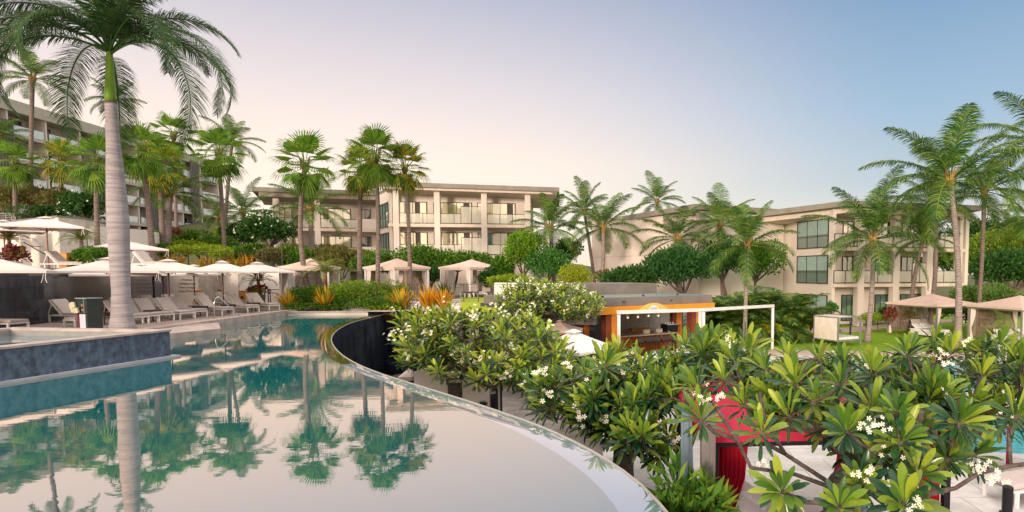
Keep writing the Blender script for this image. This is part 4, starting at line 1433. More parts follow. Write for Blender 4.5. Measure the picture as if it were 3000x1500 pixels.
specs = [   # px of pole, Y, ground, rim offset, label, group
    (-42, 20.0, .25, 'nearest big white umbrella, cut off by the left edge below the upper terrace'),
    (330, 24.6, .25, 'white umbrella whose canopy spreads on both sides of the royal palm trunk'),
    (497, 28.6, .25, 'white umbrella just right of the royal palm trunk, in front of the writing wall'),
    (655, 32.3, .25, 'white umbrella with its pole in front of the sloping stair handrail'),
    (757, 36.0, .25, 'white umbrella over the potted palm, furthest right along the deck'),
    (345, 29.0, .10, 'low back-row white umbrella partly hidden behind the royal palm, over the dark wall'),
    (480, 33.2, .10, 'low back-row white umbrella with its dark red pole at the edge of the dark wall'),
    (571, 36.6, .10, 'low back-row white umbrella with its pole between lettering and stair handrail')]
for i, (px, Y, z, lab) in enumerate(specs):
    q = P(px, 880, Y)
    o = ub if i == 0 else copy_tree(ub)
    o.location = (q.x, q.y, z); o.rotation_euler = (0, 0, R(rnd.uniform(-12, 12) + 40 * 0) + math.atan2(0, 1))
    o['label'] = lab
for px, Y, lab, rz in ((17, 33.2, 'white umbrella at the far left of the upper terrace, left of the stair handrail', 5), (143, 31.2, 'white umbrella on the upper terrace in front of the blocky stair building', -8), (-45, 36.0, 'upper terrace umbrella mostly outside the left edge, only its low rim showing', 0), (365, 34.0, 'white umbrella on the upper terrace half hidden behind the royal palm trunk, nearer the hedge', 10)):
    o = copy_tree(ub)
    q = P(px, 780, Y)
    o.location = (q.x, q.y, 2.58 if px < 300 else 1.55); o.rotation_euler = (0, 0, R(rz)); o['label'] = lab; o['group'] = 'white umbrellas on the upper terrace'

# sun lounger: foot at the origin, head towards -x
def make_lounger(back=R(48), group='taupe sun loungers on the pool deck', name='sun_lounger'):
    t = thing(name, 'x', 'sun lounger', (0, 0, 0), 0, group)
    mb = MB()
    for y in (-.33, .33): mb.beam((0, y, .30), (-1.95, y, .30), .05, .05)
    mb.beam((-.02, -.33, .30), (-.02, .33, .30), .05, .05); mb.beam((-1.93, -.33, .30), (-1.93, .33, .30), .05, .05)
    mb.build('frame', white_paint, t, world=False)
    for x in (-.05, -1.75):
        for y in (-.33, .33):
            m = MB(); m.beam((x, y, 0), (x, y, .28), .055, .055, up=Vector((1, 0, 0))); m.build('leg', white_paint, t, world=False)
    def pad(a, b, th, wd):
        a, b = Vector(a), Vector(b); d = (b - a).normalized(); u = Vector((-d.z, 0, d.x))
        if u.z < 0: u = -u
        m = MB(); m.beam(a + u * th / 2, b + u * th / 2, wd, th, up=Vector((0, 0, 1)) if abs(d.z) < .9 else Vector((1, 0, 0)))
        return m
    pad((.02, 0, .335), (-1.18, 0, .335), .10, .64).build('seat_cushion', cushion, t, world=False, bevel=.03)
    hx, hz = -1.18 - .80 * math.cos(back), .36 + .80 * math.sin(back)
    pad((-1.18, 0, .36), (hx, 0, hz), .10, .64).build('back_cushion', cushion, t, world=False, bevel=.03)
    mb = MB()
    for y in (-.335, .335):
        mb.beam((-1.16, y, .33), (hx - .01, y, hz), .035, .05); mb.beam((hx * .8 - 1.18 * .2, y, hz * .8 + .36 * .2 - .03), (-1.80, y, .33), .03, .03)
    mb.beam((hx, -.33, hz), (hx, .33, hz), .035, .05)
    mb.build('back_frame', white_paint, t, world=False)
    return t
lg = make_lounger()
def place(proto, loc, rz, lab, first=False, group=None):
    o = proto if first else copy_tree(proto)
    o.location = loc; o.rotation_euler = (0, 0, rz); o['label'] = lab
    if group: o['group'] = group
    return o
front = [(-20.7, 24.4, 'lounger left of the royal palm trunk, beside the menu stand, in the front row'),
         (-20.8, 25.1, 'front-row lounger mostly hidden behind the royal palm trunk'),
         (-20.8, 25.9, 'front-row lounger just right of the royal palm trunk, nearest the camera of the visible ones'),
         (-20.6, 26.9, 'second lounger right of the royal palm in the front row'),
         (-20.9, 28.1, 'front-row lounger below the left end of the lettering, left of the chrome handrail'),
         (-20.6, 29.6, 'front-row lounger whose foot passes behind the chrome pool handrail'),
         (-20.6, 31.6, 'front-row lounger just right of the chrome handrail'),
         (-20.5, 33.3, 'last lounger of the front row, beside the planted pot')]
for i, (x, y, lab) in enumerate(front):
    place(lg, (x, y, .25), R(rnd.uniform(-19, -10)), lab, i == 0)
for x, y, lab in ((-23.6, 25.4, 'back-row lounger seen between the menu stand and the royal palm'), (-23.4, 28.2, 'back-row lounger at the right end of the dark waterfall wall'),
                  (-23.5, 29.8, 'back-row lounger in front of the umbrella pole left of the lettering'), (-23.6, 31.4, 'back-row lounger under the right half of the lettering'),
                  (-23.6, 33.8, 'back-row lounger near the wooden box by the stair'), (-23.6, 35.4, 'back-row lounger furthest away, near the shaded wall corner')):
    place(lg, (x, y, .25), R(rnd.uniform(-10, -2)), lab)
q = G(58, 970, .25)
place(lg, (q.x, q.y, .25), R(-4), 'lone lounger foot at the left edge behind the spa, against the dark wall')
for x, y, rz, lab in ((-31.0, 32.2, 8, 'lounger on the upper terrace left of the umbrella pole, in front of a red-leaved plant'), (-28.6, 31.8, -4, 'lounger on the upper terrace below the sloping handrail'), (-26.4, 32.0, -4, 'lounger on the upper terrace nearest the wooden box'), (-33.5, 31.0, 5, 'lounger on the upper terrace at the left edge')):
    place(lg, (x + 1.6, y - .8, 2.58), R(rz), lab, group='loungers on the upper terrace')
# dark side tables
def make_table():
    t = thing('side_table', 'x', 'side table', (0, 0, 0), 0, 'dark wicker side tables between the loungers')
    MB().box(-.24, .24, -.24, .24, .36, .50).build('table_top', wicker, t, world=False, bevel=.01)
    for x in (-.18, .18):
        for y in (-.18, .18): MB().tube([(x * .8, y * .8, .36), (x * 1.15, y * 1.15, 0)], [.03, .018], 6).build('leg', wicker, t, world=False)
    return t
tb = make_table()
for i, (x, y, lab) in enumerate(((-22.2, 24.3, 'dark wicker side table just left of the royal palm trunk'), (-21.5, 26.0, 'dark wicker side table between the first two loungers right of the palm'), (-24.6, 27.4, 'dark wicker side table in the back row by the dark wall'), (-21.6, 29.0, 'dark wicker side table left of the chrome handrail'), (-21.3, 30.6, 'dark wicker side table directly behind the chrome handrail'), (-21.2, 32.5, 'dark wicker side table between the last two front loungers'), (-24.0, 32.6, 'dark wicker side table in the back row under the lettering'))):
    place(tb, (x, y, .25), R(rnd.uniform(-10, 10)), lab, i == 0)
place(tb, (-28.0, 31.0, 2.58), 0, 'dark side table between the upper terrace loungers', group='dark side tables on the upper terrace')

q = G(222, 956, .25)
t = thing('footstool', 'white-framed footstool left of the menu stand, against the dark wall', 'stool', q, R(-5))
MB().box(-.24, .24, -.24, .24, .30, .38).build('seat', cushion, t, world=False, bevel=.02)
MB().box(-.26, .26, -.26, .26, .24, .298).build('frame', white_paint, t, world=False)
for x in (-.23, .23):
    for y in (-.23, .23): MB().box(x - .025, x + .025, y - .025, y + .025, 0, .24).build('leg', white_paint, t, world=False)
# wooden boxes
def wood_box(px, py, Y, z, lab):
    q = P(px, py, Y)
    t = thing('wooden_box', lab, 'box', (q.x, q.y, z), R(15), 'orange wooden boxes by the walls')
    MB().box(-.2, .2, -.2, .2, 0, .95).build('body', box_wood, t, world=False, bevel=.01)
    MB().box(-.09, .09, -.206, -.19, .45, .62).build('opening', mat('dark_gap', (.12, .04, .01), .8), t, world=False)
    MB().box(-.22, .22, -.22, .22, .952, .99).build('lid', box_wood, t, world=False)
wood_box(582, 880, 39.5, .25, 'orange wooden box at the foot of the lettered wall')
wood_box(713, 880, 38.6, .25, 'orange wooden box at the shaded corner left of the potted palm')
wood_box(190, 760, 33.6, 2.58, 'orange wooden box on the upper terrace before the stair building')

# menu and towel stand
q = P(262, 950, 21.2)
t = thing('menu_stand', 'grey glass-sided host stand with clipped cards and a white panel beside the spa', 'stand', (q.x, q.y, .25), R(-18))
MB().box(-.28, .30, -.22, .25, 0, 1.22).build('cabinet', mat('smoke_panel', (.045, .055, .055), .25), t, world=False, bevel=.006)
MB().box(-.30, .32, -.24, .27, 1.222, 1.25).build('top', mat('glass_edge', (.35, .42, .42), .2), t, world=False)
MB().box(-.10, .22, -.235, -.222, .02, .66).build('white_panel', mat('white_panel', (.62, .64, .76), .6), t, world=False)
m_ = MB().box(-.24, -.12, -.24, -.222, .02, .68).build('maroon_strip', maroon, t, world=False)
mb = MB()
for k in range(7): mb.box(-.19, -.165, -.246, -.241, .08 + k * .08, .12 + k * .08)
mb.build('lettering', mat('pink_ink', (.45, .25, .28), .6), t, world=False)
mb = MB()
for x, z, a in ((-.28, 1.0, .3), (-.20, .78, -.2), (-.10, .80, .1), (-.36, .95, .5), (-.33, .80, -.1)):
    M = Matrix.Translation((x, -.3, z)) @ Euler((.2, 0, a)).to_matrix().to_4x4()
    mb.box(-.07, .07, -.03, .03, -.08, .10, M)
mb.build('cards', cream_paper, t, world=False)
mb = MB()
for x, z in ((.0, .95), (.02, .78)): mb.box(x, x + .1, -.226, -.222, z, z + .07)
mb.build('logo_marks', mat('tan_ink', (.42, .25, .12), .6), t, world=False)
MB().box(.14, .16, -.226, -.222, 0.70, 1.2).build('glass_seam', mat('glass_edge', (.35, .42, .42), .2), t, world=False)

# chrome pool handrail
t = thing('pool_handrail', 'bent chrome handrail rising from the coping and running down into the pool', 'handrail', G(629, 931, .25))
for dx_ in (0, .55):
    b0 = G(629, 931, .25) + Vector((0, dx_, 0)); e_ = G(718, 944, -.05) + Vector((0, dx_, 0))
    pts = [b0]
    top = P(640, 871, b0.y)
    for f, z in ((.0, .5), (.01, .8), (.06, .95), (.14, 1.0), (.22, .93)): pts.append(b0 + (e_ - b0) * f + Vector((0, 0, z * 1.0)) - Vector((0, 0, (e_ - b0).z * f)))
    pts.append(b0 + (e_ - b0) * .55 + Vector((0, 0, .58))); pts.append(e_ + Vector((-.06, 0, .12))); pts.append(e_ + Vector((0, 0, -.15)))
    if dx_ == 0: MB().tube(smooth_poly([Vector(p) for p in pts], 2), .026, 8).build('rail', chrome, t, smooth=True)

# potted palm on the deck
def pot(px, Y, z, lab, h, r, plants=True, palm_h=1.6, ps=1.1):
    q = P(px, 880, Y)
    t = thing('planter_pot', lab, 'planter', (q.x, q.y, z), 0)
    MB().tube([(0, 0, 0), (0, 0, h * .5), (0, 0, h)], [r * .7, r * .9, r], 16).build('pot', pot_m, t, world=False, smooth=False)
    V, Q = bush_leaves((0, 0, h + .28), (r * 1.5, r * 1.5, .45), 420, .16, 7, .5)
    link('flowering_plant', npmesh('flowering_plant', V, Q, red_leaf if px % 2 else leafmat('pot_green', [(.2, .28, .03), (.35, .42, .05), (.25, .06, .05)], .3)), None, t, world=False)
    V, Q = bush_leaves((0, 0, h + .12), (r * 1.45, r * 1.45, .35), 260, .15, 6, .5)
    link('trailing_plant', npmesh('trailing_plant', V, Q, leafmat('pot_green', [(.2, .28, .03), (.35, .42, .05), (.25, .06, .05)], .3)), None, t, world=False)
    return q
q = pot(757, 37.2, .25, 'grey pot of red and green foliage at the foot of the white wall', .75, .42)
palm('arching', (q.x, q.y, .95), P(757, 825, 37.2), 1.35, 'small date palm growing from the grey pot before the white wall', 1, r0=.11, r1=.09, m=mat('red_stem', (.22, .07, .06), .8), name='potted_palm')
q = P(237, 720, 33.4); palm('arching', (q.x, q.y, 2.6), P(238, 704, 33.4), 1.25, 'small date palm on the upper terrace beside the clipped hedge', 2, r0=.10, r1=.09)
q = P(26, 720, 34.0); palm('arching', (q.x, q.y, 2.6), P(27, 704, 34.0), 1.25, 'small date palm behind the leftmost upper umbrella pole', 3, r0=.10, r1=.09)
q = P(952, 860, 36.6); palm('arching', (q.x, q.y, .6), P(953, 800, 36.6), 1.55, 'yellowish small date palm in front of the left cabana', 4, r0=.12, r1=.10, m=mat('red_stem', (.22, .07, .06), .8))
bush('red_leaved_shrub', 'dark red-leaved shrub on the upper terrace at the left edge of the stair building', 'shrub', P(42, 750, 33.0), (.75, .6, .75), red_leaf, 500, .25, 7)
bush('croton_shrub', 'red and yellow croton beside the upper terrace hedge', 'shrub', P(232, 768, 32.2), (.5, .5, .65), leafmat('croton_mix', [(.20, .03, .04), (.35, .36, .03), (.10, .16, .02)], .3), 500, .22, 7)

# ---- cabanas with tied curtains
def cabana(lab, c, size, rz, rim, apex, m_roof, m_frame, m_curt, slats=True, beds=2, group=None, wall_m=slat_wood, bedz=.32, curtains=(0, 1, 2, 3), bed_m=None, bedlen=1.9):
    t = thing('cabana', lab, 'cabana', c, rz, group)
    h = size / 2
    cs = [(-h, -h), (h, -h), (h, h), (-h, h)]
    mb = MB()
    o_ = .12
    r4 = [Vector((sx * (1 + o_ / h), sy * (1 + o_ / h), rim)) for sx, sy in cs]
    ap = Vector((0, 0, apex))
    for i in range(4):
        a, b = r4[i], r4[(i + 1) % 4]
        K = 5
        for k in range(K):
            f0, f1 = k / K, (k + 1) / K
            s0_, s1_ = .06 * math.sin(math.pi * f0), .06 * math.sin(math.pi * f1)
            mb.add([ap.lerp(a, f0) - Vector((0, 0, s0_)), ap.lerp(b, f0) - Vector((0, 0, s0_)), ap.lerp(b, f1) - Vector((0, 0, s1_)), ap.lerp(a, f1) - Vector((0, 0, s1_))], [(3, 2, 1, 0)] if k else [(3, 2, 1, 0)])
        mb.add([a, b, b - Vector((0, 0, .14)), a - Vector((0, 0, .14))], [(0, 3, 2, 1)])
    mb.build('roof', m_roof, t, world=False)
    for x, y in cs:
        m = MB(); m.box(x - .045, x + .045, y - .045, y + .045, 0, rim - .145); m.build('post', m_frame, t, world=False)
    m = MB()
    for i in range(4):
        a, b = Vector((*cs[i], rim - .19)), Vector((*cs[(i + 1) % 4], rim - .19))
        d = (b - a).normalized() * .05
        m.beam(a + d, b - d, .06, .08)
    m.build('frame', m_frame, t, world=False)
    for ci in curtains:
        x, y = cs[ci]
        sx, sy = -math.copysign(1, x), -math.copysign(1, y)
        mb = MB()
        K = 12
        prof = [(0, .42), (.25, .38), (.5, .22), (.62, .10), (.7, .12), (.85, .20), (1, .26)]
        rows = []
        for f, wd in prof:
            z = (rim - .23) * (1 - f) + .03
            row = []
            for k in range(K + 1):
                u = k / K
                row.append(Vector((x + sx * (.06 + wd * u), y + sy * .07 + .035 * math.sin(k * math.pi), z)))
                row[-1].y += .03 * (1 if k % 2 else -1)
            rows.append(row)
        for a, b in zip(rows[:-1], rows[1:]):
            for k in range(K): mb.add([a[k], a[k + 1], b[k + 1], b[k]], [(0, 1, 2, 3)])
        mb.build('curtain', m_curt, t, world=False)
    if slats:
        mb = MB()
        n_ = int((rim - .3) / .085)
        for k in range(n_):
            z = .12 + k * .085
            mb.box(-h + .06, h - .06, h - .02, h + .01, z, z + .05)
        for x in (-h / 2, 0, h / 2): mb.box(x - .02, x + .02, h + .012, h + .04, .1, rim - .2)
        mb.build('slat_screen', wall_m, t, world=False)
    return t
def daybeds(prefix, c, rz, n, m_c=cushion, gap=.85, group='loungers in the cabanas'):
    for i in range(n):
        q = Vector(c) + Matrix.Rotation(rz, 3, 'Z') @ Vector(((i - (n - 1) / 2) * gap, -.55, 0))
        o = copy_tree(lg); o.location = q; o.rotation_euler = (0, 0, rz - R(90)); o['label'] = prefix[i]; o['group'] = group
gcab = 'sand-coloured cabanas in the gardens'
cb1 = P(912, 850, 38.6); cb1.z = .6
cabana('sand-coloured cabana behind the leftmost leaning fan palm, beside the white wall', cb1, 2.8, R(14), 2.2, 2.78, tan_canvas, white_paint, canvas, group=gcab)
daybeds(['cabana lounger seen at the left under the leftmost cabana', 'second lounger under the leftmost cabana'], cb1, R(14), 2)
cb2 = P(1165, 850, 38.8); cb2.z = .6
cabana('sand-coloured cabana behind the two tall fan palms, half hidden by the bright hedge', cb2, 2.75, R(-28), 2.2, 2.78, tan_canvas, white_paint, canvas, group=gcab)
cb3 = P(1383, 850, 44.5); cb3.z = .6
cabana('sand-coloured cabana with taupe sofas in front of the centre building, above the lawn', cb3, 3.2, R(-33), 2.25, 2.85, tan_canvas, white_paint, canvas, group=gcab)
daybeds(['taupe lounger at the left end under the central cabana', 'taupe lounger next to the tied curtain under the central cabana', 'taupe lounger in the middle right under the central cabana', 'taupe lounger at the right end under the central cabana'], Vector((cb3.x - .1, cb3.y - 1.6, .6)), R(0), 4, gap=.95)
tb2 = copy_tree(tb); tb2.location = P(1374, 862, 41.0); tb2.location.z = .6; tb2['label'] = 'low dark side table between the loungers of the central cabana'; tb2['group'] = 'cabana tables'
cb4 = P(2728, 950, 41.0); cb4.z = -1.95
cabana('wide sand-coloured cabana behind the tall coconut palm on the right lawn', cb4, 4.0, R(24), 2.25, 2.9, tan_canvas, gray_metal, canvas, group=gcab)
daybeds(['lounger under the wide right cabana further from the palm trunk', 'lounger under the wide right cabana nearer the tall palm trunk'], cb4, R(10), 2, group='loungers in the cabanas')
cb5 = P(2985, 950, 36.5); cb5.z = -1.95
cabana('sand-coloured cabana cut off by the right edge, with white daybeds', cb5, 3.9, R(14), 2.3, 2.95, tan_canvas, gray_metal, canvas, group=gcab)
def daybed(lab, c, rz, wd=1.6, ln=2.0):
    t = thing('daybed', lab, 'daybed', c, rz, 'white daybeds under the right cabanas')
    MB().box(-wd / 2, wd / 2, -ln / 2, ln / 2, .08, .30).build('base', white_paint, t, world=False, bevel=.02)
    MB().box(-wd / 2 + .03, wd / 2 - .03, -ln / 2 + .03, ln / 2 - .03, .302, .48).build('mattress', towel_white, t, world=False, bevel=.05)
    for s in (-1, 1):
        M = Matrix.Translation((s * wd * .24, ln / 2 - .28, .62)) @ Euler((R(35), 0, 0)).to_matrix().to_4x4()
        MB().box(-.3, .3, -.25, .25, -.07, .07, M).build('pillow', towel_white, t, world=False, bevel=.05)
daybed('white double daybed under the cabana cut off by the right edge', (cb5.x - .6, cb5.y - .5, -1.95), R(14))
daybed('white daybed at the far right edge under the same cabana', (cb5.x + 1.1, cb5.y - .2, -1.95), R(14))
daybed('white daybed under the wide cabana behind the palm trunk', (cb4.x - .5, cb4.y - .8, -1.95), R(24))

# cube daybed on the lawn
q = P(2452, 980, 35.5)
t = thing('canopy_daybed', 'grey-framed cube daybed with white side panel on the lawn left of the palm', 'daybed', (q.x, q.y, -1.96), R(28))
cs = [(-.95, -.95), (.95, -.95), (.95, .95), (-.95, .95)]
for x, y in cs: MB().box(x - .04, x + .04, y - .04, y + .04, 0, 1.75).build('post', gray_metal, t, world=False)
for z in (1.72, .32):
    m = MB()
    for i in range(4):
        a, b = Vector((*cs[i], z)), Vector((*cs[(i + 1) % 4], z)); d = (b - a).normalized() * .042; m.beam(a + d, b - d, .06, .06)
    m.build('frame', gray_metal, t, world=False)
MB().box(-.92, .2, -.92, .92, 1.752, 1.77).build('shade', canvas, t, world=False)
MB().box(-.97, -.955, -.9, .9, .36, 1.68).build('side_panel', mat('panel_white', (.82, .72, .66), .9), t, world=False)
MB().box(-.9, .9, -.9, .9, .36, .52).build('mattress', towel_white, t, world=False, bevel=.04)
M = Matrix.Translation((-.55, .2, .72)) @ Euler((0, R(-40), 0)).to_matrix().to_4x4()
MB().box(-.12, .12, -.6, .6, -.3, .3, M).build('pillow', towel_white, t, world=False, bevel=.05)
q = P(2491, 975, 37.0)
t = thing('floor_lamp', 'black standing lamp with grey conical base beside the cube daybed', 'lamp', (q.x, q.y, -1.96))
MB().tube([(0, 0, 0), (0, 0, .42)], [.26, .13], 12).build('base', gray_metal, t, world=False)
MB().tube([(0, 0, .42), (0, 0, 1.5)], .06, 8).build('pole', black_gloss, t, world=False)

# ---- low white wall on the terrace and the dark fences
t = thing('garden_wall', 'low white wall section between terrace lawn and flowering plumeria', 'wall', P(1500, 860, 37.0))
a, b = P(1448, 860, 38.6), P(1634, 850, 36.6)
e = (b - a).normalized(); nn = Vector((-e.y, e.x, 0))
mb = MB(); mb.prism([(a.x, a.y), (b.x, b.y), (b + nn * .35).to_tuple()[:2], (a + nn * .35).to_tuple()[:2]], .3, zat(829, 37.6, 1500))
mb.build('wall', white_wall, t, bevel=.015)
def fence(lab, pts, zb, h, step, mesh=True, m=dark_metal, pw=.05, name='metal_fence', bars=7):
    t = thing(name, lab, 'fence', (pts[0][0], pts[0][1], zb), 0, 'dark metal fences')
    mb = MB()
    posts = []
    for a, b in zip(pts[:-1], pts[1:]):
        a, b = Vector((*a[:2], 0)), Vector((*b[:2], 0)); L = (b - a).length; n_ = max(1, round(L / step))
        for k in range(n_ + (1 if b.to_tuple()[:2] == tuple(pts[-1][:2]) else 0)):
            posts.append(a.lerp(b, k / n_))
        mb.beam(a + Vector((0, 0, zb + h)), b + Vector((0, 0, zb + h)), .05, .035)
        if mesh:
            for k in range(bars): mb.beam(a + Vector((0, 0, zb + .12 + k * (h - .2) / bars)), b + Vector((0, 0, zb + .12 + k * (h - .2) / bars)), .012, .012)
    mb.build('rails', m, t)
    for p in posts:
        MB().box(p.x - pw / 2, p.x + pw / 2, p.y - pw / 2, p.y + pw / 2, zb, zb + h - .02).build('post', m, t)
    return t
def xy(px, Y): q = P(px, 850, Y); return (q.x, q.y)
fence('dark metal fence in front of the terrace lawn and cabana', [xy(1316, 35.6), xy(1575, 34.8)], .6, 1.12, .95)
fence('dark mesh fence through the bright hedge right of the yellow plants', [xy(1015, 34.9), xy(1188, 34.6)], .15, 1.45, 1.9)
fence('short dark gate between the two yellow plants', [xy(1198, 34.6), xy(1222, 34.6)], .15, 1.6, .5, bars=9, name='metal_gate')
fence('dark metal fence on top of the left walls in front of the orange plants', [xy(395, 42.6), xy(830, 41.6)], 2.58, 1.32, 1.5, bars=6)
fence('low dark garden fence at the foot of the right building', [xy(2540, 44.5), xy(2640, 45.5)], -1.95, 1.1, 1.0, mesh=False)

# ================================================================== BAR PAVILION
t = thing('bar_pavilion', 'orange-framed open bar pavilion with a flat grey roof, right of centre', 'pavilion', P(1900, 1070, 29))
a, b = P(1745, 900, 27.0), P(2092, 893, 31.2)
fb = Fr(a, b)
zfl = -2.0
mb = MB(); fbox(mb, fb, -2.5, fb.L + .2, -7, .3, zfl - .3, zfl + .02); mb.build('floor', mat('bar_floor', (.16, .12, .11), .6), t)
bz0, bz1 = zat(906, 29.5, 1950), zat(892, 29.5, 1950)
mb = MB(); fbox(mb, fb, -.6, fb.L, -.25, .05, bz0 - .12, bz1); mb.build('beam', mat('orange_beam', (.80, .30, .02), .4), t)
mb = MB(); fbox(mb, fb, -3.0, fb.L - .15, -6.5, -.0, bz1 + .002, bz1 + .42); mb.build('roof', roof_gray, t)
mb = MB(); fbox(mb, fb, -2.8, fb.L - .4, -3.4, -.25, bz1 + .422, bz1 + .44); mb.build('roof_membrane', roof_green, t)
mb = MB(); fbox(mb, fb, fb.at(1752, -3.4, 870), fb.L - 1.3, -7.4, -3.4, bz1 + .30, bz1 + 1.02); mb.build('roof_box', roof_gray, t)
mb = MB()
for u in (.6, 3.0, 5.2): fbox(mb, fb, u, u + .12, -.5, -.42, bz1 + .44, bz1 + .52)
for u in (1.5, 4.4): fbox(mb, fb, u, u + .16, .0, .03, bz1 + .18, bz1 + .25)
mb.build('roof_fixture', slate, t)
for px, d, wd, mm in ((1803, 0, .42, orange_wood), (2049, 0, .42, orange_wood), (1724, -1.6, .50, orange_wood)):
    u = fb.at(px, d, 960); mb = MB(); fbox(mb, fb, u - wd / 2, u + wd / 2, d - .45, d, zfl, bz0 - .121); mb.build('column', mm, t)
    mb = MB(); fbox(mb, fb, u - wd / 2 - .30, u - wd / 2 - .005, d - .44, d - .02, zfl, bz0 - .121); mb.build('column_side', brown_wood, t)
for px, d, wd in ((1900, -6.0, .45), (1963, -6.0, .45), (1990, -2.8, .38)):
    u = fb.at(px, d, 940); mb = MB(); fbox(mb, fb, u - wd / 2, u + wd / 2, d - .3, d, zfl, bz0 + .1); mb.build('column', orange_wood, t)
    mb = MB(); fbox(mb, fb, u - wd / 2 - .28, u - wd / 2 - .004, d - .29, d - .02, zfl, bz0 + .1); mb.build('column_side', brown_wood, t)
mb = MB(); fbox(mb, fb, -3, fb.L - .2, -7.0, -6.8, zfl, bz1); mb.build('back_wall', mat('bar_slate', (.07, .075, .09), .5), t)
mb = MB(); fbox(mb, fb, -3.0, -.9, -6.7, -2.0, zfl, bz1 - .02); mb.build('side_room', mat('bar_slate', (.07, .075, .09), .5), t)
# dark doorway with brown frame at the left bay
u = fb.at(1763, -2.0, 950)
mb = MB(); fbox(mb, fb, u - .45, u + .5, -3.2, -3.1, zfl, .0); mb.build('door', mat('dark_red_door', (.09, .02, .02), .6), t)
mb = MB(); fbox(mb, fb, u - .55, u - .45, -3.2, -3.05, zfl, .0); fbox(mb, fb, u + .5, u + .6, -3.2, -3.05, zfl, .0); mb.build('door_frame', mat('door_frame', (.38, .28, .22), .6), t)
# counter
cu = MB(); fbox(cu, fb, fb.at(1818, -2.2, 980), fb.at(1972, -2.2, 980), -3.0, -2.3, zfl, zfl + 1.03); cu.build('counter_front', mat('counter_orange', (.62, .18, .04), .4, (.5, .12, .02), 6, stretch=(8, 8, 1)), t)
cu = MB(); fbox(cu, fb, fb.at(1812, -2.1, 975), fb.at(1978, -2.1, 975), -3.2, -2.0, zfl + 1.032, zfl + 1.10); cu.build('counter_top', mat('counter_top', (.62, .48, .36), .5), t)
mb = MB(); fbox(mb, fb, fb.at(1850, -4.2, 960), fb.at(1905, -4.2, 960), -4.6, -4.1, zfl, zfl + 1.2); mb.build('back_counter', box_wood, t)
mb = MB(); fbox(mb, fb, fb.at(2002, -3.5, 960), fb.at(2035, -3.5, 960), -3.7, -3.6, -1.0, .15); mb.build('window_panel', win_teal, t)
# arched sign board with pale emblem
t2 = thing('bar_sign', 'yellow arched board with a small pale emblem over the bar front', 'sign', fb.p(fb.at(1913, .1, 905), .1, bz0))
u0, u1 = fb.at(1866, .1, 905), fb.at(1962, .1, 905)
mb = MB(); K = 24
vsf = []
for k in range(K + 1):
    f = k / K; vsf.append((u0 + (u1 - u0) * f, bz0 - .10 + .46 * math.sin(math.pi * f) ** .7))
n_ = len(vsf)
vs = [fb.p(u, .055, z) for u, z in vsf] + [fb.p(u, .10, z) for u, z in vsf]
mb.add(vs, [tuple(range(n_)), tuple(reversed(range(n_, 2 * n_)))] + [(k, k + 1, n_ + k + 1, n_ + k) for k in range(n_ - 1)] + [(0, n_, 2 * n_ - 1, n_ - 1)])
mb.build('board', yellow_board, t2)
um = (u0 + u1) / 2
mb = MB()
pts = [(um - .32 + .64 * k / 10, bz0 + .02 + .22 * math.sin(math.pi * k / 10) ** .6) for k in range(11)]
mb.add([fb.p(u, .108, z) for u, z in pts], [tuple(range(11))]); mb.build('emblem', towel_white, t2)
mb = MB()
for z in (.05, .10): fbox(mb, fb, um - .22, um + .22, .110, .113, bz0 + z, bz0 + z + .022)
mb.build('emblem_lines', mat('blue_ink', (.08, .10, .22), .6), t2)
# stools
def stool(lab, u, d, first=None):
    if first is None:
        t = thing('bar_stool', lab, 'bar stool', (0, 0, 0), 0, 'dark bar stools along the counter')
        MB().box(-.22, .22, -.22, .22, .68, .75).build('seat', wicker, t, world=False, bevel=.02)
        MB().tube([(-.22, -.22, 1.02), (0, -.27, 1.05), (.22, -.22, 1.02)], .03, 6).build('back_rail', wicker, t, world=False)
        MB().box(-.22, .22, -.25, -.21, .74, 1.0).build('backrest', mat('stool_back', (.10, .085, .085), .7), t, world=False, bevel=.02)
        for x in (-.19, .19):
            for y in (-.19, .19): MB().tube([(x, y, .68), (x * 1.1, y * 1.1, 0)], .018, 6).build('leg', wicker, t, world=False)
    else: t = copy_tree(first); t['label'] = lab
    t.location = fb.p(u, d, zfl + .02); t.rotation_euler = (0, 0, math.atan2(fb.u.y, fb.u.x))
    return t
st = None
for i, px in enumerate((1871, 1896, 1918, 1943, 1966)):
    s_ = stool(['bar stool at the left end of the counter', 'second bar stool from the left end of the counter', 'middle bar stool at the counter', 'second bar stool from the right end of the counter', 'bar stool at the right end beside the espresso machine'][i], fb.at(px, -1.7, 990), -1.7, st)
    if st is None: st = s_
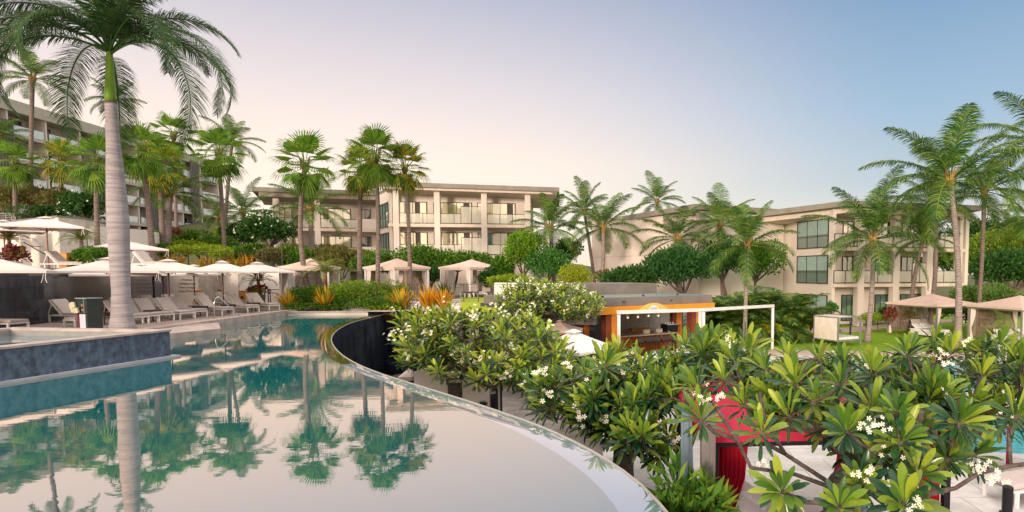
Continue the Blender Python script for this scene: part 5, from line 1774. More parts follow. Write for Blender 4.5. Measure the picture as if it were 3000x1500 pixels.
# objects on the bar
t = thing('espresso_machine', 'dark espresso machine with chrome top on the right end of the counter', 'coffee machine', fb.p(fb.at(1962, -2.6, 960), -2.6, zfl + 1.1))
u = fb.at(1962, -2.6, 960)
mb = MB(); fbox(mb, fb, u - .4, u + .35, -2.9, -2.3, zfl + 1.102, zfl + 1.50); mb.build('body', black_gloss, t)
mb = MB(); fbox(mb, fb, u - .42, u + .37, -2.92, -2.28, zfl + 1.502, zfl + 1.54); mb.build('top_tray', chrome, t)
mb = MB()
for k in range(4): q = fb.p(u - .3 + k * .18, -2.6, zfl + 1.54); mb.tube([q, q + Vector((0, 0, .09))], .035, 8)
mb.build('cups', white_paint, t)
for px, lab in ((1894, 'white napkin caddy on the counter, left of centre'), (1931, 'white menu holder on the counter, right of centre')):
    u = fb.at(px, -2.5, 965); t = thing('menu_holder', lab, 'menu holder', fb.p(u, -2.5, zfl + 1.1), 0, 'white holders on the bar counter')
    mb = MB(); fbox(mb, fb, u - .16, u + .16, -2.6, -2.4, zfl + 1.102, zfl + 1.3); mb.build('holder', mat('holder_white', (.70, .68, .62), .7), t)
    mb = MB(); [fbox(mb, fb, u - .12 + k * .08, u - .10 + k * .08, -2.399, -2.38, zfl + 1.12, zfl + 1.32) for k in range(4)]; mb.build('cards', cream_paper, t)
pl = None
for i, (px, py) in enumerate(((1839, 935), (1869, 933), (1900, 930), (1929, 929))):
    lab = ['leftmost glass pendant lamp over the bar', 'second glass pendant lamp from the left over the bar', 'third glass pendant lamp, before the orange column', 'rightmost glass pendant lamp over the bar'][i]
    u = fb.at(px, -1.2, py); q = fb.p(u, -1.2, 0); z = P(px, py, q.y).z
    t = thing('pendant_lamp', lab, 'lamp', (q.x, q.y, z), 0, 'pendant lamps over the bar')
    mb = MB(); mb.tube([(0, 0, .02), (0, 0, .12), (0, 0, .2), (0, 0, .24)], [.07, .10, .06, .02], 10, cap=False); mb.build('shade', rail_glass, t, world=False, smooth=True)
    em = newmat('bulb') if 'bulb' not in MATS else MATS['bulb']
    if 'bulb' not in MATS:
        MATS['bulb'] = em; bn = em.node_tree.nodes['Principled BSDF']; bn.inputs['Emission Color'].default_value = (1, .8, .6, 1); bn.inputs['Emission Strength'].default_value = 2.2
    mb = MB(); mb.tube([(0, 0, .04), (0, 0, .07), (0, 0, .11)], [.02, .045, .02], 8); mb.build('bulb', em, t, world=False)
    mb = MB(); mb.tube([(0, 0, .24), (0, 0, bz0 + .1 - z)], .008, 4); mb.build('cord', black_gloss, t, world=False)
# dining tables and chairs of the bar
def dining_table(lab, q, rz=0, group='tables around the bar'):
    t = thing('dining_table', lab, 'table', q, rz, group)
    MB().box(-.55, .55, -.4, .4, .70, .74).build('table_top', mat('pale_top', (.50, .38, .34), .6), t, world=False, bevel=.01)
    for x in (-.45, .45):
        for y in (-.3, .3): MB().box(x - .03, x + .03, y - .03, y + .03, 0, .70).build('leg', wicker, t, world=False)
    return t
def chair_proto():
    t = thing('dining_chair', 'x', 'chair', (0, 0, 0), 0, 'dark woven chairs around the bar')
    MB().box(-.23, .23, -.23, .23, .42, .47).build('seat', wicker, t, world=False, bevel=.01)
    mb = MB(); mb.tube([(-.26, .1, .62), (-.25, -.22, .68), (0, -.30, .80), (.25, -.22, .68), (.26, .1, .62)], .025, 6)
    for k in range(9): a = R(200 + k * 17.5); mb.tube([(.24 * math.cos(a), .24 * math.sin(a) - .0, .46), (.26 * math.cos(a), .28 * math.sin(a), .70)], .008, 4)
    mb.build('backrest', wicker, t, world=False)
    for x in (-.2, .2):
        for y in (-.2, .2): MB().tube([(x, y, .42), (x * 1.15, y * 1.15, 0)], .016, 5).build('leg', wicker, t, world=False)
    return t
ch = chair_proto()
q = G(1945, 1031, -1.26); q.z = -2.0
dining_table('pale-topped dining table just outside the bar front', q, R(5))
place(ch, (q.x - .95, q.y - .1, -2.0), R(90), 'dark woven chair left of the pale dining table outside the bar', True)
place(ch, (q.x - .3, q.y - .8, -2.0), R(0), 'dark woven chair in front of the pale dining table outside the bar')
place(ch, (q.x + .5, q.y - .85, -2.0), R(-5), 'second dark woven chair in front of the pale dining table outside the bar')
q = fb.p(fb.at(1768, -1.0, 985), -1.0, zfl + .02)
dining_table('wooden table in the left bay of the bar by the brown doorway', q, R(30))
place(ch, (q.x + .2, q.y + .75, -1.98), R(190), 'striped-back chair behind the table in the left bay of the bar')

# left low wing of the bar with glass roof
t = thing('bar_annex', 'low dark bar annex with pale green roof behind the flowering plumeria', 'building', P(1600, 1000, 29))
mb = MB(); a, b = P(1420, 925, 28.0), P(1745, 925, 27.2)
mb.prism([(a.x, a.y), (b.x, b.y), (b.x + .8, b.y + 4.5), (a.x, a.y + 4.5)], zat(931, 28, 1600) - .28, zat(921, 28, 1600)); mb.build('roof', roof_gray, t)
mb = MB(); mb.prism([(a.x + .2, a.y + .3), (b.x - .2, b.y + .3), (b.x + .5, b.y + 4.2), (a.x + .2, a.y + 4.2)], zat(921, 28, 1600) + .002, zat(921, 28, 1600) + .03); mb.build('roof_membrane', roof_green, t)
mb = MB(); mb.prism([(a.x + .5, a.y + 1.4), (b.x - .1, b.y + 1.4), (b.x + .4, b.y + 4.0), (a.x + .5, a.y + 4.0)], -2.0, zat(935, 28, 1600) - .3); mb.build('wall', mat('bar_slate', (.07, .075, .09), .5), t)
for px in (1655, 1470):
    q = P(px, 980, 27.6); MB().box(q.x - .18, q.x + .18, q.y - .18, q.y + .18, -2.0, zat(931, 28, 1600) - .281).build('column', orange_wood, t)

# white pergola frame
t = thing('pergola', 'slender white two-bay pergola frame in front of the bar', 'pergola', P(1813, 1080, 25.6))
pp = [(P(1813, 915, 25.6), -2.0), (P(2056, 908, 28.6), -2.0), (P(2264, 896, 33.0), -2.0)]
for i, (q, zb) in enumerate(pp):
    for off_ in ([0] if i != 1 else [-.09, .09]):
        x = q.x + off_; MB().box(x - .07, x + .07, q.y - .07, q.y + .07, zb, q.z - .10).build('post', white_paint, t, bevel=.01)
for (p0, p1), s0_, s1_ in (((pp[0][0], pp[1][0]), 0, -.02), ((pp[1][0], pp[2][0]), .02, 0)):
    a, b = p0.copy(), p1.copy(); a.z = p0.z; b.z = p1.z
    d = (b - a).normalized(); MB().beam(a - d * .08 + d * s0_ * 6, b + d * .08 + d * s1_ * 6, .13, .16).build('beam', white_paint, t, bevel=.01)

# ================================================================== LOWER LEVEL THINGS
def big_umbrella(px, py, Y, lab, half=1.9, rise=.6, zb=-2.0, m=None, rz=20, group='umbrellas on the lower terrace', pm=None):
    q = P(px, py, Y)
    t = thing('umbrella', lab, 'umbrella', (q.x, q.y, zb), R(rz), group)
    umbrella_parts(t, half, q.z - zb - rise, q.z - zb, 0, m or canvas, m_pole=pm)
    return t
whitec = mat('bright_canvas', (.86, .84, .86), .9, (.80, .78, .80), 2)
big_umbrella(1681, 968, 20.5, 'white umbrella seen from above left of the bar, among the plumeria leaves', 1.55, .62, m=whitec, rz=12)
big_umbrella(1640, 941, 25.0, 'small sand-coloured umbrella in front of the orange column left of the bar', 1.1, .35, m=tan_canvas, rz=30)
big_umbrella(1925, 1036, 20.0, 'wide white umbrella below the bar tables, between plumeria crowns', 1.8, .35, m=whitec, rz=40)
big_umbrella(2100, 1090, 16.0, 'white umbrella at the lower pool behind the middle plumeria', 1.5, .5, m=whitec, rz=20)
big_umbrella(2290, 1062, 19.5, 'white umbrella past the lower pool near the lawn kerb', 1.9, .5, m=whitec, rz=60)
big_umbrella(2960, 1112, 13.0, 'pinkish white umbrella with fringed rim at the right edge by the lower pool', 1.35, .55, m=canvas, rz=15, pm=mat('red_pole', (.35, .01, .05), .4))
big_umbrella(1600, 1062, 21.0, 'white umbrella hidden deep among the left plumeria leaves', 1.3, .45, m=whitec, rz=5)
cb6 = P(1335, 1120, 22.5); cb6.z = -3.6
cabana('cream-roofed cabana with dark frame below the overflow edge, seen through branches', cb6, 3.3, R(10), 2.3, 3.2, mat('cream_canvas', (.82, .68, .60), .9), dark_metal, canvas, group='cabanas beside the lower pool', wall_m=mat('grey_slat', (.34, .29, .27), .7), curtains=(0, 1))
cb7 = P(2420, 1320, 9.6); cb7.z = -2.02
# the red cabana
YR0 = P(2097, 1290, 8.0)
t = cabana('crimson-roofed cabana with black frame and tied red curtains at the lower right', (P(2318, 1290, 9.7).x, 9.7, -2.02), 3.35, R(4), 2.25, 3.0, pink_canvas, black_gloss, red_fabric, slats=False, group='cabanas beside the lower pool')
daybed('white daybed with blue patterned bolster under the crimson cabana', (P(2340, 1400, 9.2).x, 9.2, -2.02), R(80), 1.7, 2.0)
# beam facing under the rim
q = P(2200, 1450, 8.9)
t2 = thing('bolster', 'blue and white patterned bolster pillow on the daybed in the crimson cabana', 'pillow', (P(2510, 1430, 8.7).x, 8.7, -1.42), R(50))
MB().tube([(-.5, 0, 0), (-.47, 0, 0), (.47, 0, 0), (.5, 0, 0)], [.06, .11, .11, .06], 12).build('cushion', blue_fabric, t2, world=False, smooth=True)
# grey timber post
q = P(2074, 1250, 6.9)
t = thing('timber_post', 'weathered square grey timber post left of the crimson cabana', 'post', (q.x, q.y, -2.02))
MB().box(-.085, .085, -.085, .085, 0, q.z + 2.02 + .25).build('post', gray_wood, t, world=False, bevel=.01)
MB().box(-.10, .10, -.10, .10, q.z + 2.02 + .25, q.z + 2.02 + .28).build('cap', gray_wood, t, world=False)
# closed umbrella
q = P(2012, 1300, 7.8)
t = thing('closed_umbrella', 'furled blue-grey umbrella hanging in folds beside the grey post', 'umbrella', (q.x, q.y, -2.02))
mb = MB(); K = 14
for r0_, r1_, z0__, z1__ in ((.09, .05, 1.0, 2.6), (.17, .08, .75, 1.75)):
    vs = []
    for z, r_ in ((z0__, r0_), (z1__, r1_)):
        for k in range(K): a = 2 * math.pi * k / K; rr = r_ * (1 + .35 * (k % 2)); vs.append((math.cos(a) * rr, math.sin(a) * rr, z))
    mb.add(vs, [(k, (k + 1) % K, K + (k + 1) % K, K + k) for k in range(K)])
mb.build('canopy', mat('grey_blue_cloth', (.17, .23, .29), .85), t, world=False)
MB().tube([(0, 0, 0), (0, 0, 2.75)], .03, 8).build('pole', dark_metal, t, world=False)
# loungers bottom right
lw_ = [((2925, 1470, -2.02), 200, 'white-framed lounger with empty slatted seat near the bottom right'), ((3060, 1490, -2.02), 160, 'brown-backed lounger cut off by the right edge near the black bollard')]
for (px, py, z), rz, lab in lw_:
    q = G(px, py, z); place(lg, (q.x, q.y, z), R(rz), lab, group='loungers beside the lower pool')
q = G(2950, 1508, -2.02)
t = thing('bollard_light', 'black cylindrical bollard light at the bottom right corner', 'bollard', q)
MB().tube([(0, 0, 0), (0, 0, .04), (0, 0, .05), (0, 0, .52), (0, 0, .54)], [.13, .13, .09, .09, .06], 16).build('body', black_gloss, t, world=False)
# torch
q = P(1445, 1190, 12.0)
t = thing('garden_torch', 'black-capped torch on a brown pole just beyond the overflow edge', 'torch', (q.x, q.y, -2.02))
zt_ = P(1445, 1152, 12.0).z + 2.02
MB().tube([(0, 0, 0), (0, 0, zt_ - .42)], .045, 10).build('pole', wood, t, world=False)
MB().tube([(0, 0, zt_ - .42), (0, 0, zt_)], .058, 12).build('cap', black_gloss, t, world=False)
t = thing('garden_torch', 'squat black lantern head just left of the brown torch pole', 'lantern', (q.x - .24, q.y + .1, -2.02))
MB().tube([(0, 0, 0), (0, 0, zt_ - .55)], .02, 8).build('pole', dark_metal, t, world=False)
MB().tube([(0, 0, zt_ - .55), (0, 0, zt_ - .2), (0, 0, zt_ - .18)], [.05, .07, .03], 10).build('head', black_gloss, t, world=False)

# ================================================================== PALMS
# the great royal palm in the foreground left
rb = P(358, 955, 21.8); rb.z = .25
rtp = P(323, 300, 21.8)
t = thing('royal_palm', 'giant royal palm with smooth pale trunk and bright green crownshaft, left foreground', 'palm tree', rb)
d = rtp - rb
prof = [(0, .58), (.03, .50), (.08, .42), (.17, .37), (.35, .41), (.475, .44), (.60, .40), (.70, .345), (.80, .29), (.925, .24), (1.0, .22)]
pts = []; rad = []
for k in range(41):
    f = k / 40
    pts.append(d * f + Vector((.05 * math.sin(f * 3), 0, 0)))
    for (f0, r0_), (f1, r1_) in zip(prof[:-1], prof[1:]):
        if f0 <= f <= f1: rad.append((r0_ + (r1_ - r0_) * (f - f0) / (f1 - f0)) * .76 + rnd.uniform(-.004, .004)); break
MB().tube(pts, rad, 24).build('trunk', trunk_royal, t, world=False, smooth=True)
cs0 = d; cs1 = P(321, 152, 21.8) - rb
pts = [cs0.lerp(cs1, k / 8) for k in range(9)]
MB().tube(pts, [.16, .17, .165, .15, .135, .125, .115, .105, .09], 18).build('crownshaft', crownshaft_m, t, world=False, smooth=True)
MB().tube([cs0 - Vector((0, 0, .06)), cs0, cs0 + Vector((0, 0, .05))], [.175, .185, .165], 14).build('leaf_scar', bark, t, world=False)
kk = 1700 / 21.8
fr_specs = [  # where the tip hangs relative to the hub in metres (dx, dy, dz) and the elevation at which the stalk leaves it
    (4.15, -.3, -2.3, 42), (3.1, -.9, -3.7, 22), (3.9, 1.2, .4, 62), (2.9, -1.5, 1.7, 74), (2.6, 2.4, -1.6, 48), (1.9, 1.8, 3.0, 84),
    (-4.6, .4, -1.0, 56), (-4.2, -.8, -2.2, 38), (-3.0, 1.6, -2.8, 30), (-1.6, -1.0, -3.2, 26), (-2.5, -1.8, -2.9, 40), (-.9, 1.2, -3.3, 14),
    (-4.4, 1.5, 1.0, 68), (-3.0, -1.6, 2.6, 76), (-1.4, 2.6, 3.4, 84), (.3, -2.6, 2.8, 82), (1.0, 3.6, .5, 64), (-.6, -2.4, -1.2, 50), (3.4, -1.6, -1.2, 50), (-3.6, -1.4, .4, 60)]
def tip_of(el, droop, L, curve=1.2, K=26):
    x = z = 0
    for k in range(K):
        a = el - droop * (k / K) ** curve
        x += math.cos(a) * L / K; z += math.sin(a) * L / K
    return x, z
for n_, (tx, ty, tz, el) in enumerate(fr_specs):
    hor = math.hypot(tx, ty)
    best = min(((tip_of(R(el), R(dp), L), dp, L) for dp in range(20, 175, 5) for L in [3.4 + .2 * i for i in range(18)]), key=lambda q: (q[0][0] - hor) ** 2 + (q[0][1] - tz) ** 2)
    V, Q = frond(math.atan2(ty, tx), R(el), best[2], R(best[1]), 1.02, 185, .42, .032, seed=n_, petiole=.13, curve=1.2, rw=.045)
    me = npmesh('frond', V, Q, royal_leaf)
    o = bpy.data.objects.new('frond', me); col.objects.link(o); o.parent = t; o.location = cs1 - (cs1 - cs0) * rnd.uniform(.0, .08)

def pp_(px, py, Y): return P(px, py, Y)
def palm_px(kind, bpx, bz, tpx, tpy, Y, rpx, label, var, group, **k):
    """rpx: crown radius in photo pixels"""
    top = P(tpx, tpy, Y)
    b = P(bpx, 800, Y); b.z = bz
    if kind == 'fan': rpx *= 1.12
    k['r0'] = k.get('r0', .2) * .64; k['r1'] = k.get('r1', .15) * .72
    nat = {'coco': 2.85, 'fan': 1.95, 'arching': .9}[kind]
    sc = rpx * Y / 1700 / nat
    return palm(kind, b, top, sc, label, var, group, **k)
gF = 'tall fan palms'
gC = 'coconut palms'
palm_px('fan', 906, .5, 893, 488, 37.5, 88, 'leaning fan palm in front of the left cabana, trunk curving to its foot', 1, gF, r0=.26, r1=.17, bend=-.45)
palm_px('fan', 1052, .6, 1056, 505, 41, 72, 'fan palm with orange old leaves, left of the tallest central palm', 10, gF, r0=.28, r1=.19)
palm_px('fan', 1102, .5, 1102, 462, 37, 82, 'tallest fan palm of the centre trio, trunk in front of the bright hedge', 2, gF, r0=.22, r1=.15, bend=.12)
palm_px('fan', 1199, .6, 1186, 497, 38, 74, 'fan palm right of the centre trio, beside the right cabana', 11, gF, r0=.22, r1=.14, bend=.1)
palm_px('coco', 912, 1.2, 911, 612, 50, 108, 'coconut palm behind the leaning fan palm, before the left wing', 1, gC, r0=.32, r1=.26, m=trunk_pale)
palm_px('fan', 662, 2.6, 641, 455, 50, 78, 'tall slender fan palm right of the hotel block with hanging fruit stalks', 3, gF, r0=.26, r1=.20)
palm_px('coco', 655, 3.2, 680, 415, 55, 82, 'coconut palm leaning behind the slender fan palm, tip against the bright sky', 2, gC, r0=.24, r1=.18)
palm_px('fan', 49, 2.6, 44, 482, 42, 62, 'fan palm over the roof railing at the far left', 4, gF, r0=.24, r1=.18)
palm_px('fan', 176, 2.6, 182, 470, 43, 62, 'fan palm with orange old leaves above the blocky stair building', 12, gF, r0=.26, r1=.18)
palm_px('fan', 288, 2.6, 281, 478, 38, 76, 'fan palm left of the royal palm trunk, before the hedge', 5, gF, r0=.26, r1=.16)
palm_px('fan', 452, 2.6, 416, 446, 41, 78, 'fan palm immediately right of the royal palm trunk', 6, gF, r0=.30, r1=.19)
palm_px('fan', 482, 2.8, 467, 494, 45, 74, 'second fan palm right of the royal palm trunk', 13, gF, r0=.32, r1=.22)
palm_px('coco', 494, 3.0, 497, 566, 47, 105, 'coconut palm with orange leaf bases before the hotel balconies', 3, gC, r0=.34, r1=.28, m=trunk_pale)
palm_px('fan', 522, 4.0, 508, 400, 62, 62, 'distant fan palm rising over the hotel roof right of the royal palm', 7, gF, r0=.26, r1=.22)
palm_px('coco', 345, 4.0, 336, 292, 52, 68, 'coconut palm crown peeping out behind the royal palm crownshaft', 4, gC, r0=.26, r1=.2)
palm_px('coco', 93, 3.0, 95, 232, 44, 95, 'coconut palm behind the drooping left fronds of the royal palm', 5, gC, r0=.24, r1=.18)
palm_px('coco', -10, 3.0, -6, 400, 46, 78, 'coconut palm cut off by the left edge', 6, gC, r0=.24, r1=.18)
palm_px('coco', 712, 3.0, 712, 622, 58, 92, 'coconut palm between the hotel block and the centre building', 7, gC, r0=.30, r1=.25)
palm_px('coco', 648, 3.0, 640, 640, 60, 60, 'small coconut palm at the right foot of the hotel block', 1, gC, r0=.26, r1=.2)
# centre-right coconuts
palm_px('coco', 1625, .3, 1612, 668, 46, 112, 'coconut palm in front of the right end of the centre building', 2, gC, r0=.24, r1=.2)
palm_px('coco', 1745, -1.6, 1768, 668, 47, 125, 'coconut palm with pale leaning trunk before the blank wall', 3, gC, r0=.32, r1=.2, m=trunk_pale, bend=.25)
palm_px('coco', 1752, -1.6, 1712, 620, 52, 95, 'coconut palm behind and left of the pale leaning trunk', 4, gC, r0=.24, r1=.18)
palm_px('coco', 1925, 2.5, 1925, 592, 72, 82, 'lone coconut palm showing above the roof of the right building', 5, gC, r0=.22, r1=.18)
palm_px('coco', 1990, -1.6, 1984, 700, 44, 122, 'coconut palm over the dark round trees before the blank wall', 6, gC, r0=.28, r1=.24, m=trunk_pale)
palm_px('coco', 2120, -1.6, 2110, 660, 46, 112, 'coconut palm crown behind the yellow-fronded palm', 7, gC, r0=.26, r1=.2)
palm_px('coco', 2184, -1.95, 2190, 718, 33.5, 152, 'coconut palm with thin pale trunk and yellowing lower fronds behind the bar', 2, gC, r0=.19, r1=.15, m=trunk_pale)
palm_px('coco', 2546, -1.96, 2558, 702, 36.5, 178, 'coconut palm standing on the right lawn beside the cube daybed', 1, gC, r0=.26, r1=.17, m=trunk_pale, bend=.12)
palm_px('coco', 2812, -1.96, 2784, 528, 33.0, 222, 'tallest coconut palm on the right, trunk before the wide cabana', 3, gC, r0=.30, r1=.18, m=trunk_pale, bend=.18)
palm_px('coco', 2672, -1.96, 2705, 700, 44, 100, 'leaning short coconut palm against the right building balconies', 5, gC, r0=.26, r1=.2, bend=-.2)
palm_px('coco', 2725, -1.96, 2738, 600, 42, 140, 'coconut palm just left of the tallest trunk on the right', 4, gC, r0=.26, r1=.2, bend=.3)
palm_px('coco', 2868, -1.96, 2884, 560, 43, 155, 'slim grey coconut palm right of the right building', 6, gC, r0=.24, r1=.2, bend=.1)
palm_px('coco', 3090, -1.96, 3075, 430, 36, 210, 'coconut palm outside the right edge whose fronds reach into the picture', 7, gC, r0=.26, r1=.2)
palm_px('coco', 2962, -2.0, 2955, 668, 70, 62, 'small distant coconut palm above the far right trees', 2, gC, r0=.22, r1=.18)
palm_px('coco', 3040, -2.0, 3035, 640, 60, 110, 'coconut palm at the right edge in front of the far trees', 3, gC, r0=.22, r1=.18)

# ================================================================== SHRUBS, HEDGES AND TREES
def B(name, lab, cat, px, py, Y, rx, rz, m, n=2200, ls=.2, ry=None, **k):
    s_ = Y / 1700
    return bush(name, lab, cat, P(px, py, Y), (rx * s_, (ry or rx * s_ * .8), rz * s_), m, n, ls, **k)
# left hillside
B('shrub', 'broad olive-green bamboo clump at the far left above the stair building', 'shrub', 60, 590, 44, 85, 55, bush_olive, 3800, .22)
B('shrub', 'brownish feathery shrub left of the royal palm trunk under the hotel', 'shrub', 165, 590, 43, 62, 52, bush_olive, 2600, .2)
B('shrub', 'dark shrub directly above the roof edge of the stair building', 'shrub', 110, 625, 41.5, 70, 28, bush_dark, 2200, .2)
tree('plumeria_tree', 'dark round plumeria with white flowers left of the royal palm trunk', P(268, 690, 42), P(255, 610, 42), (1.9, 1.5, 1.5), bush_dark, 2600, .24, 12, tr=.16, flowers=30)
B('hedge', 'clipped green hedge on the upper terrace left of the royal palm trunk', 'hedge', 268, 752, 31.5, 52, 36, bush_mid, 3200, .13, shell=None) if False else B('hedge', 'clipped green hedge on the upper terrace left of the royal palm trunk', 'hedge', 270, 754, 31.0, 55, 36, bush_mid, 4200, .13)
B('hedge', 'dense green hedge right of the royal palm trunk above the umbrellas', 'hedge', 440, 740, 43.8, 78, 32, bush_mid, 4200, .15)
B('hedge', 'bright lime hedge behind the orange plants above the lettered wall', 'hedge', 590, 738, 44.5, 85, 26, bush_bright, 4200, .15)
B('hedge', 'low lime hedge under the slender fan palm above the white umbrellas', 'hedge', 655, 745, 43.8, 48, 24, bush_bright, 2400, .15)
B('shrub', 'soft green palm-like shrub at the foot of the hotel block', 'shrub', 560, 700, 56, 75, 32, bush_mid, 3000, .26)
B('shrub', 'green shrub mass at the base of the hotel block left of the slender palms', 'shrub', 470, 700, 56, 60, 34, bush_mid, 2600, .26)
B('shrub', 'dark green shrub below the coconut palm left of the centre building', 'shrub', 700, 690, 56, 55, 50, bush_dark, 3000, .25)
B('shrub', 'purple-leaved shrub before the ground floor of the hotel block', 'shrub', 518, 680, 53, 13, 16, red_leaf, 350, .22)
B('shrub', 'yellow-green shrub at the right foot of the hotel block', 'shrub', 650, 700, 60, 35, 42, bush_bright, 1800, .26)
tree('plumeria_tree', 'dark domed plumeria with white blossoms beside the left wing of the centre building', P(800, 790, 46), P(775, 678, 46), (2.35, 1.9, 1.55), bush_dark, 5200, .24, 14, tr=.2, flowers=38)
B('shrub', 'green shrub with white flowers under the domed plumeria, left of the leaning palm', 'shrub', 838, 758, 44, 45, 44, bush_mid, 2600, .2)
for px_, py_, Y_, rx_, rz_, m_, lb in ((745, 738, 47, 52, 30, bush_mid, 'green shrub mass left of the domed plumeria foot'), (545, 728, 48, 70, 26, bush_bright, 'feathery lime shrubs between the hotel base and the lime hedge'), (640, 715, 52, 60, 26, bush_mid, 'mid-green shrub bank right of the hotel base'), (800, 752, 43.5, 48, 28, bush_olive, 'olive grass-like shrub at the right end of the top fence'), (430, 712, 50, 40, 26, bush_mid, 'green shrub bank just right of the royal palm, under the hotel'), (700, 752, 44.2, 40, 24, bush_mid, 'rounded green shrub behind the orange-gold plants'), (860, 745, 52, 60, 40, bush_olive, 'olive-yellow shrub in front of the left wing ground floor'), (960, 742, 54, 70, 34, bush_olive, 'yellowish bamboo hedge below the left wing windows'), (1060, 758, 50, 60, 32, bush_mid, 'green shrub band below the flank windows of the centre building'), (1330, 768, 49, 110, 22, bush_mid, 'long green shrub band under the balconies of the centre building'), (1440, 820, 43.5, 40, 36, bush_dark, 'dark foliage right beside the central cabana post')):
    B('shrub', lb, 'shrub', px_, py_, Y_, rx_, rz_, m_, 3200, .2, lumps=14)
# orange plants along the top fence
for i, (px, py, r, lab) in enumerate(((412, 786, 40, 'orange-leaved plant right beside the royal palm trunk, behind the umbrellas'), (458, 776, 46, 'yellow-orange spiky plant behind the dark top fence, second from the left'), (515, 772, 46, 'bright orange spiky plant in the middle of the top fence'), (585, 782, 32, 'small yellow spiky plant between the two middle fence posts'), (617, 782, 38, 'yellow spiky plant left of the slender palm foot'), (690, 778, 46, 'orange spiky plant behind the second umbrella from the right'), (724, 778, 42, 'orange-gold spiky plant at the right end of the top fence'))):
    Y = 43.2; q = P(px, 785, Y); q.z = 2.55
    blade_plant('bromeliad', lab, 'plant', q, r * Y / 1700 * 1.25, 1.15, 80, orange_leaf if i % 2 == 0 else yellow_leaf, .09, 'orange plants on the upper bed', .5)
# planting bed at the far pool end
B('hedge', 'rounded dark green shrub in the pool-end bed, left of the middle yellow plant', 'hedge', 908, 868, 35.5, 62, 44, bush_mid, 5200, .12, lumps=16)
B('hedge', 'lime-topped hedge in the pool-end bed behind the tallest palm trunk', 'hedge', 1040, 866, 36.2, 96, 52, leafmat('hedge_lime', [(.06, .16, .015), (.16, .30, .02), (.30, .42, .02)], .3), 9000, .12, lumps=20)
B('hedge', 'lime hedge in front of the right-hand cabana of the centre garden', 'hedge', 1150, 866, 36.8, 62, 48, leafmat('hedge_lime', [(.06, .16, .015), (.16, .30, .02), (.30, .42, .02)], .3), 6000, .12, lumps=16)
B('groundcover', 'dark low groundcover filling the right part of the pool-end bed', 'plant', 1090, 894, 34.9, 100, 24, bush_mid, 4200, .13)
B('groundcover', 'yellow-green groundcover along the coping between the yellow plants', 'plant', 935, 899, 34.7, 105, 15, bush_mid, 2800, .13)
B('groundcover', 'low leafy plants along the coping under the mesh fence', 'plant', 1130, 903, 34.5, 70, 12, bush_bright, 1100, .14)
for px, py, r, m_, lab in ((848, 905, 58, yellow_leaf, 'bright yellow spiky plant at the left corner of the pool-end bed'), (952, 902, 64, yellow_leaf, 'yellow and green spiky plant in the middle of the pool-end bed'), (1180, 900, 62, yellow_leaf, 'golden spiky plant at the right end of the mesh fence'), (1255, 898, 66, orange_leaf, 'golden spiky plant right of the dark gate, nearest the plumeria'), (1300, 892, 58, orange_leaf, 'orange spiky plant at the left end of the lawn fence')):
    Y = 34.9; q = P(px, 895, Y); q.z = .12
    blade_plant('bromeliad', lab, 'plant', q, r * Y / 1700 * 1.15, .70, 110, m_, .085, 'yellow plants in the pool-end bed', .45)
q = P(998, 895, 35.2); q.z = .12
blade_plant('strappy_plant', 'green strappy plant right of the middle yellow plant', 'plant', q, 1.5, 1.0, 130, bush_mid, .05, None, .7)
q = P(1128, 892, 35.0); q.z = .12
blade_plant('strappy_plant', 'low green strappy plant at the foot of the tallest palm', 'plant', q, 1.0, 1.0, 110, bush_bright, .05, None, .7)
q = P(1300, 850, 41.0); q.z = .6
blade_plant('strappy_plant', 'dark fan-leaved plant left of the central cabana curtain', 'plant', q, 1.35, 1.2, 110, bush_dark, .08, None, .6)
# behind the cabanas
B('shrub', 'olive bamboo screen between the left cabana and the centre trio of palms', 'shrub', 1000, 770, 46, 85, 62, bush_olive, 5200, .2)
B('shrub', 'leafy green shrub above the left cabana roof', 'shrub', 885, 762, 45, 70, 46, bush_mid, 3800, .2)
B('shrub', 'dense green shrub filling the space behind the two central cabanas', 'shrub', 1090, 775, 46, 75, 55, bush_mid, 4200, .2)
tree('spreading_tree', 'spreading green tree with bare pale limbs between the two central cabanas', P(1262, 845, 45.5), P(1235, 765, 45.5), (2.7, 1.8, 1.5), bush_mid, 5200, .2, 16, tr=.12)
tree('spreading_tree', 'low arched green tree directly behind the central cabana roof', P(1330, 845, 47), P(1352, 765, 47), (2.9, 1.6, 1.1), bush_mid, 5200, .2, 14, tr=.12)
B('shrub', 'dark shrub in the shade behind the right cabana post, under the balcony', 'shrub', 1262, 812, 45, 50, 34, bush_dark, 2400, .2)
B('shrub', 'upright leafy shrub right of the central cabana', 'shrub', 1470, 800, 44, 38, 55, bush_mid, 2600, .24)
tree('garden_tree', 'bright green bushy tree right of the central cabana, before the building end', P(1530, 850, 44.5), P(1535, 742, 44.5), (2.1, 1.8, 2.3), leafmat('tree_lime', [(.07, .20, .02), (.15, .30, .02), (.26, .40, .03)], .35), 6500, .2, 18, tr=.14)
tree('garden_tree', 'glossy mid-green tree between the bright tree and the yellow shrub', P(1600, 850, 44), P(1600, 775, 44), (1.9, 1.6, 1.9), leafmat('tree_cool', [(.03, .13, .03), (.06, .21, .04), (.12, .28, .04)], .3), 5500, .18, 16, tr=.14)
B('shrub', 'low banana-leaved green plants at the foot of the bright tree', 'shrub', 1490, 826, 42, 70, 18, bush_bright, 1800, .3)
B('shrub', 'rounded yellow-green shrub left of the pale leaning palm', 'shrub', 1690, 818, 42, 58, 52, leafmat('yellow_shrub', [(.16, .24, .015), (.30, .38, .02), (.44, .46, .03)], .35), 5200, .13)
B('shrub', 'dark leafy shrub behind the yellow-green one, at the building corner', 'shrub', 1665, 740, 52, 55, 46, bush_dark, 3400, .24)
